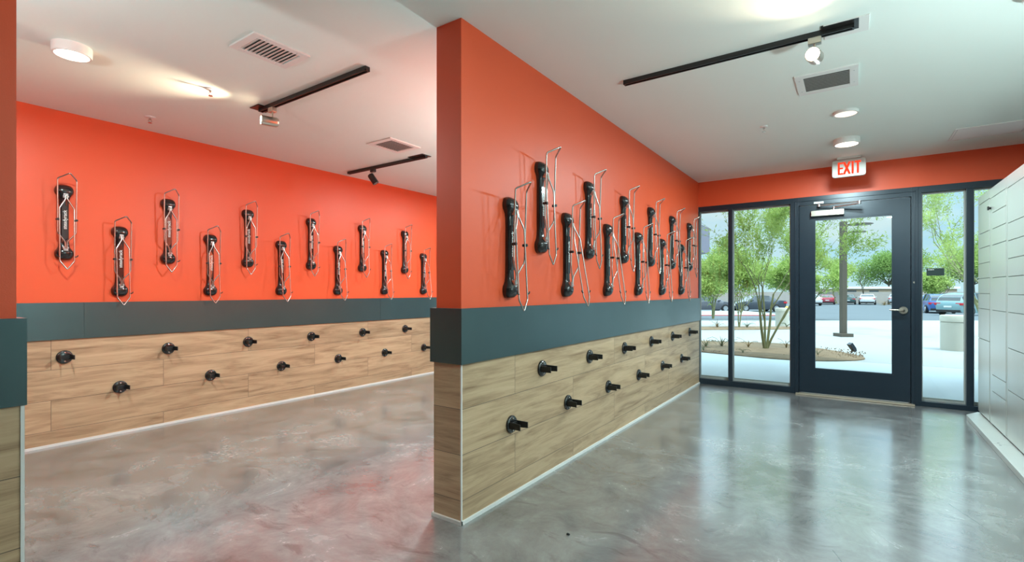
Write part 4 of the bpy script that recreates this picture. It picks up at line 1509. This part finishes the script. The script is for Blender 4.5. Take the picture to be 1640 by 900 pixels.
# entrance canopy of this building and a projecting wing fascia
S(B(-9.0, 9.0, YF + 0.16, 9.45, 2.98, 3.25).build('trim_1', 'soffit'), 'flat canopy over the entrance patio')
S(B(-9.0, XW - 0.15, YF + 0.0, YF + 0.16, -0.12, 3.25).build('wall_outside_left', 'stucco'), 'outside wall left of the glazing')
S(B(XR + 0.15, 9.0, YF + 0.0, YF + 0.16, -0.12, 3.25).build('wall_outside_right', 'stucco'), 'outside wall right of the glazing')
S(B(XW - 0.15, XR + 0.15, YF + 0.0, YF + 0.16, CEIL + 0.12, 3.25).build('wall_parapet', 'stucco'), 'parapet above the glazed front')
t = B(-5.2, -4.6, 15.2, 20.09, 2.593, 3.59).build('wing_fascia', 'fascia')
tag(t, 'mauve-grey box fascia at the upper left outside the window', 'fascia')
B(-5.1, -4.9, 19.2, 19.4, -0.35, 2.593).build('support_post', 'fascia', t)

# ------------------------------------------------------------------ sky and sun
wd = bpy.data.worlds.new('sky')
SC.world = wd
wd.use_nodes = True
nt = wd.node_tree
for n in list(nt.nodes):
    nt.nodes.remove(n)
wo = N(nt, 'ShaderNodeOutputWorld')
bg = N(nt, 'ShaderNodeBackground', inp={'Strength': 2.6})
L(nt, bg.outputs[0], wo.inputs[0])
tc = N(nt, 'ShaderNodeTexCoord')
sp = N(nt, 'ShaderNodeSeparateXYZ')
L(nt, tc.outputs['Generated'], sp.inputs[0])
cr = N(nt, 'ShaderNodeValToRGB')
e = cr.color_ramp.elements
e[0].position, e[0].color = 0.0, (0.25, 0.36, 0.40, 1)
e[1].position, e[1].color = 0.8, (1.3, 1.62, 1.85, 1)
x = e.new(0.20)
x.color = (0.11, 0.25, 0.37, 1)
x = e.new(0.36)
x.color = (0.80, 1.02, 1.18, 1)
L(nt, sp.outputs[2], cr.inputs[0])
mp = N(nt, 'ShaderNodeMapping', inp={'Scale': (1.6, 1.6, 5.0)})
L(nt, tc.outputs['Generated'], mp.inputs[0])
nz = N(nt, 'ShaderNodeTexNoise', inp={'Scale': 2.3, 'Detail': 6.0, 'Roughness': 0.55, 'Distortion': 0.4})
L(nt, mp.outputs[0], nz.inputs['Vector'])
mr = N(nt, 'ShaderNodeMapRange', inp={'From Min': 0.42, 'From Max': 0.66})
L(nt, nz.outputs['Fac'], mr.inputs[0])
mx = N(nt, 'ShaderNodeMix', data_type='RGBA')
mx.inputs[7].default_value = (0.29, 0.35, 0.37, 1)
hi = N(nt, 'ShaderNodeMapRange', inp={'From Min': 0.20, 'From Max': 0.36, 'To Min': 1.0, 'To Max': 0.0})
L(nt, sp.outputs[2], hi.inputs[0])
mm = N(nt, 'ShaderNodeMath', operation='MULTIPLY')
L(nt, mr.outputs[0], mm.inputs[0])
L(nt, hi.outputs[0], mm.inputs[1])
L(nt, mm.outputs[0], mx.inputs[0])
L(nt, cr.outputs[0], mx.inputs[6])
L(nt, mx.outputs[2], bg.inputs[0])

su = bpy.data.lights.new('sun', 'SUN')
su.energy = 2.6
su.angle = math.radians(0.6)
su.color = (1.0, 0.96, 0.88)
so = bpy.data.objects.new('sun', su)
COL.objects.link(so)
so.rotation_euler = Vector((-1.2, 0.45, -2.9)).to_track_quat('-Z', 'Y').to_euler()

# ------------------------------------------------------------------ added fill lights, out of frame or hidden by the partition
for (x, y, w_, lb) in ((-3.5, 4.45, 14, 'added round ceiling light in the second room, behind the partition'),
                       (-3.5, 5.5, 18, 'added round ceiling light in the second room, nearest its window'),
                       (-2.35, 2.95, 40, 'added round ceiling light in the second room, behind the near end of the partition'),
                       (0.55, 1.95, 12, 'added round ceiling light above the lockers side, nearer the viewer'),
                       (0.72, 3.15, 14, 'added round ceiling light beside the long track, out of the picture'),
                       ):
    disc_light(x, y, 0.095, 0.05, lb, w_ * K_W)  # unseen fixtures added to lift the room's brightness



def fill_uplight(x, y, z, nx, watts, label):  # added bowl lamp that throws extra light onto the ceiling
    t = empty('added_uplight', (x, y, z), 0, label, 'added wall light', 'added half-bowl wall uplights')
    rings = []
    for r_, zz in ((0.03, -0.10), (0.08, -0.07), (0.12, -0.02), (0.13, 0.04)):
        rings.append([(nx * max(0.0, r_ * math.sin(a)), r_ * 1.6 * math.cos(a), zz) for a in [PI * k / 16 for k in range(17)]])
    MB().rings(rings).build('bowl', 'fixture_white', t, smooth=50)
    la = bpy.data.lights.new('lamp', 'AREA')
    la.shape = 'RECTANGLE'
    la.size, la.size_y = 0.08, 0.30
    la.energy = watts
    la.color = LAMP
    lo = bpy.data.objects.new('lamp', la)
    COL.objects.link(lo)
    lo.parent = t
    lo.location = (nx * 0.06, 0, 0.048)
    lo.rotation_euler = (PI, 0, 0)


fill_uplight(-1.765, 3.6, 1.45, -1, 30, 'added white half-bowl fill light on the hidden side of the partition, nearer its end')
fill_uplight(-1.765, 5.3, 1.45, -1, 30, 'added white half-bowl fill light on the hidden side of the partition, nearer the window')
fill_uplight(XR, 2.1, 1.00, -1, 58, 'added white half-bowl fill light on the right side wall beside the viewer')
fill_uplight(-2.34, -0.6, 1.75, -1, 60, 'added white half-bowl fill light in the second room beside the viewer')

# ------------------------------------------------------------------ camera
cam = bpy.data.cameras.new('camera')
cam.sensor_fit = 'HORIZONTAL'
cam.sensor_width = 36.0
cam.lens = 792.0 / 1640.0 * 36.0
cam.shift_y = 16.5 / 1640.0
cam.clip_start = 0.05
cam.clip_end = 500
co = bpy.data.objects.new('camera', cam)
COL.objects.link(co)
co.location = (0, 0, CAM_H)
co.rotation_euler = (PI / 2, 0, TH)
SC.camera = co

SC.view_settings.view_transform = 'Standard'
SC.view_settings.look = 'None'
SC.view_settings.gamma = 1.0
SC.view_settings.use_curve_mapping = False
SC.view_settings.exposure = 0.0
SC.cycles.max_bounces = 10
SC.cycles.diffuse_bounces = 5
SC.cycles.transparent_max_bounces = 16
SC.cycles.sample_clamp_indirect = 6.0
SC.cycles.caustics_reflective = False
SC.cycles.use_denoising = True
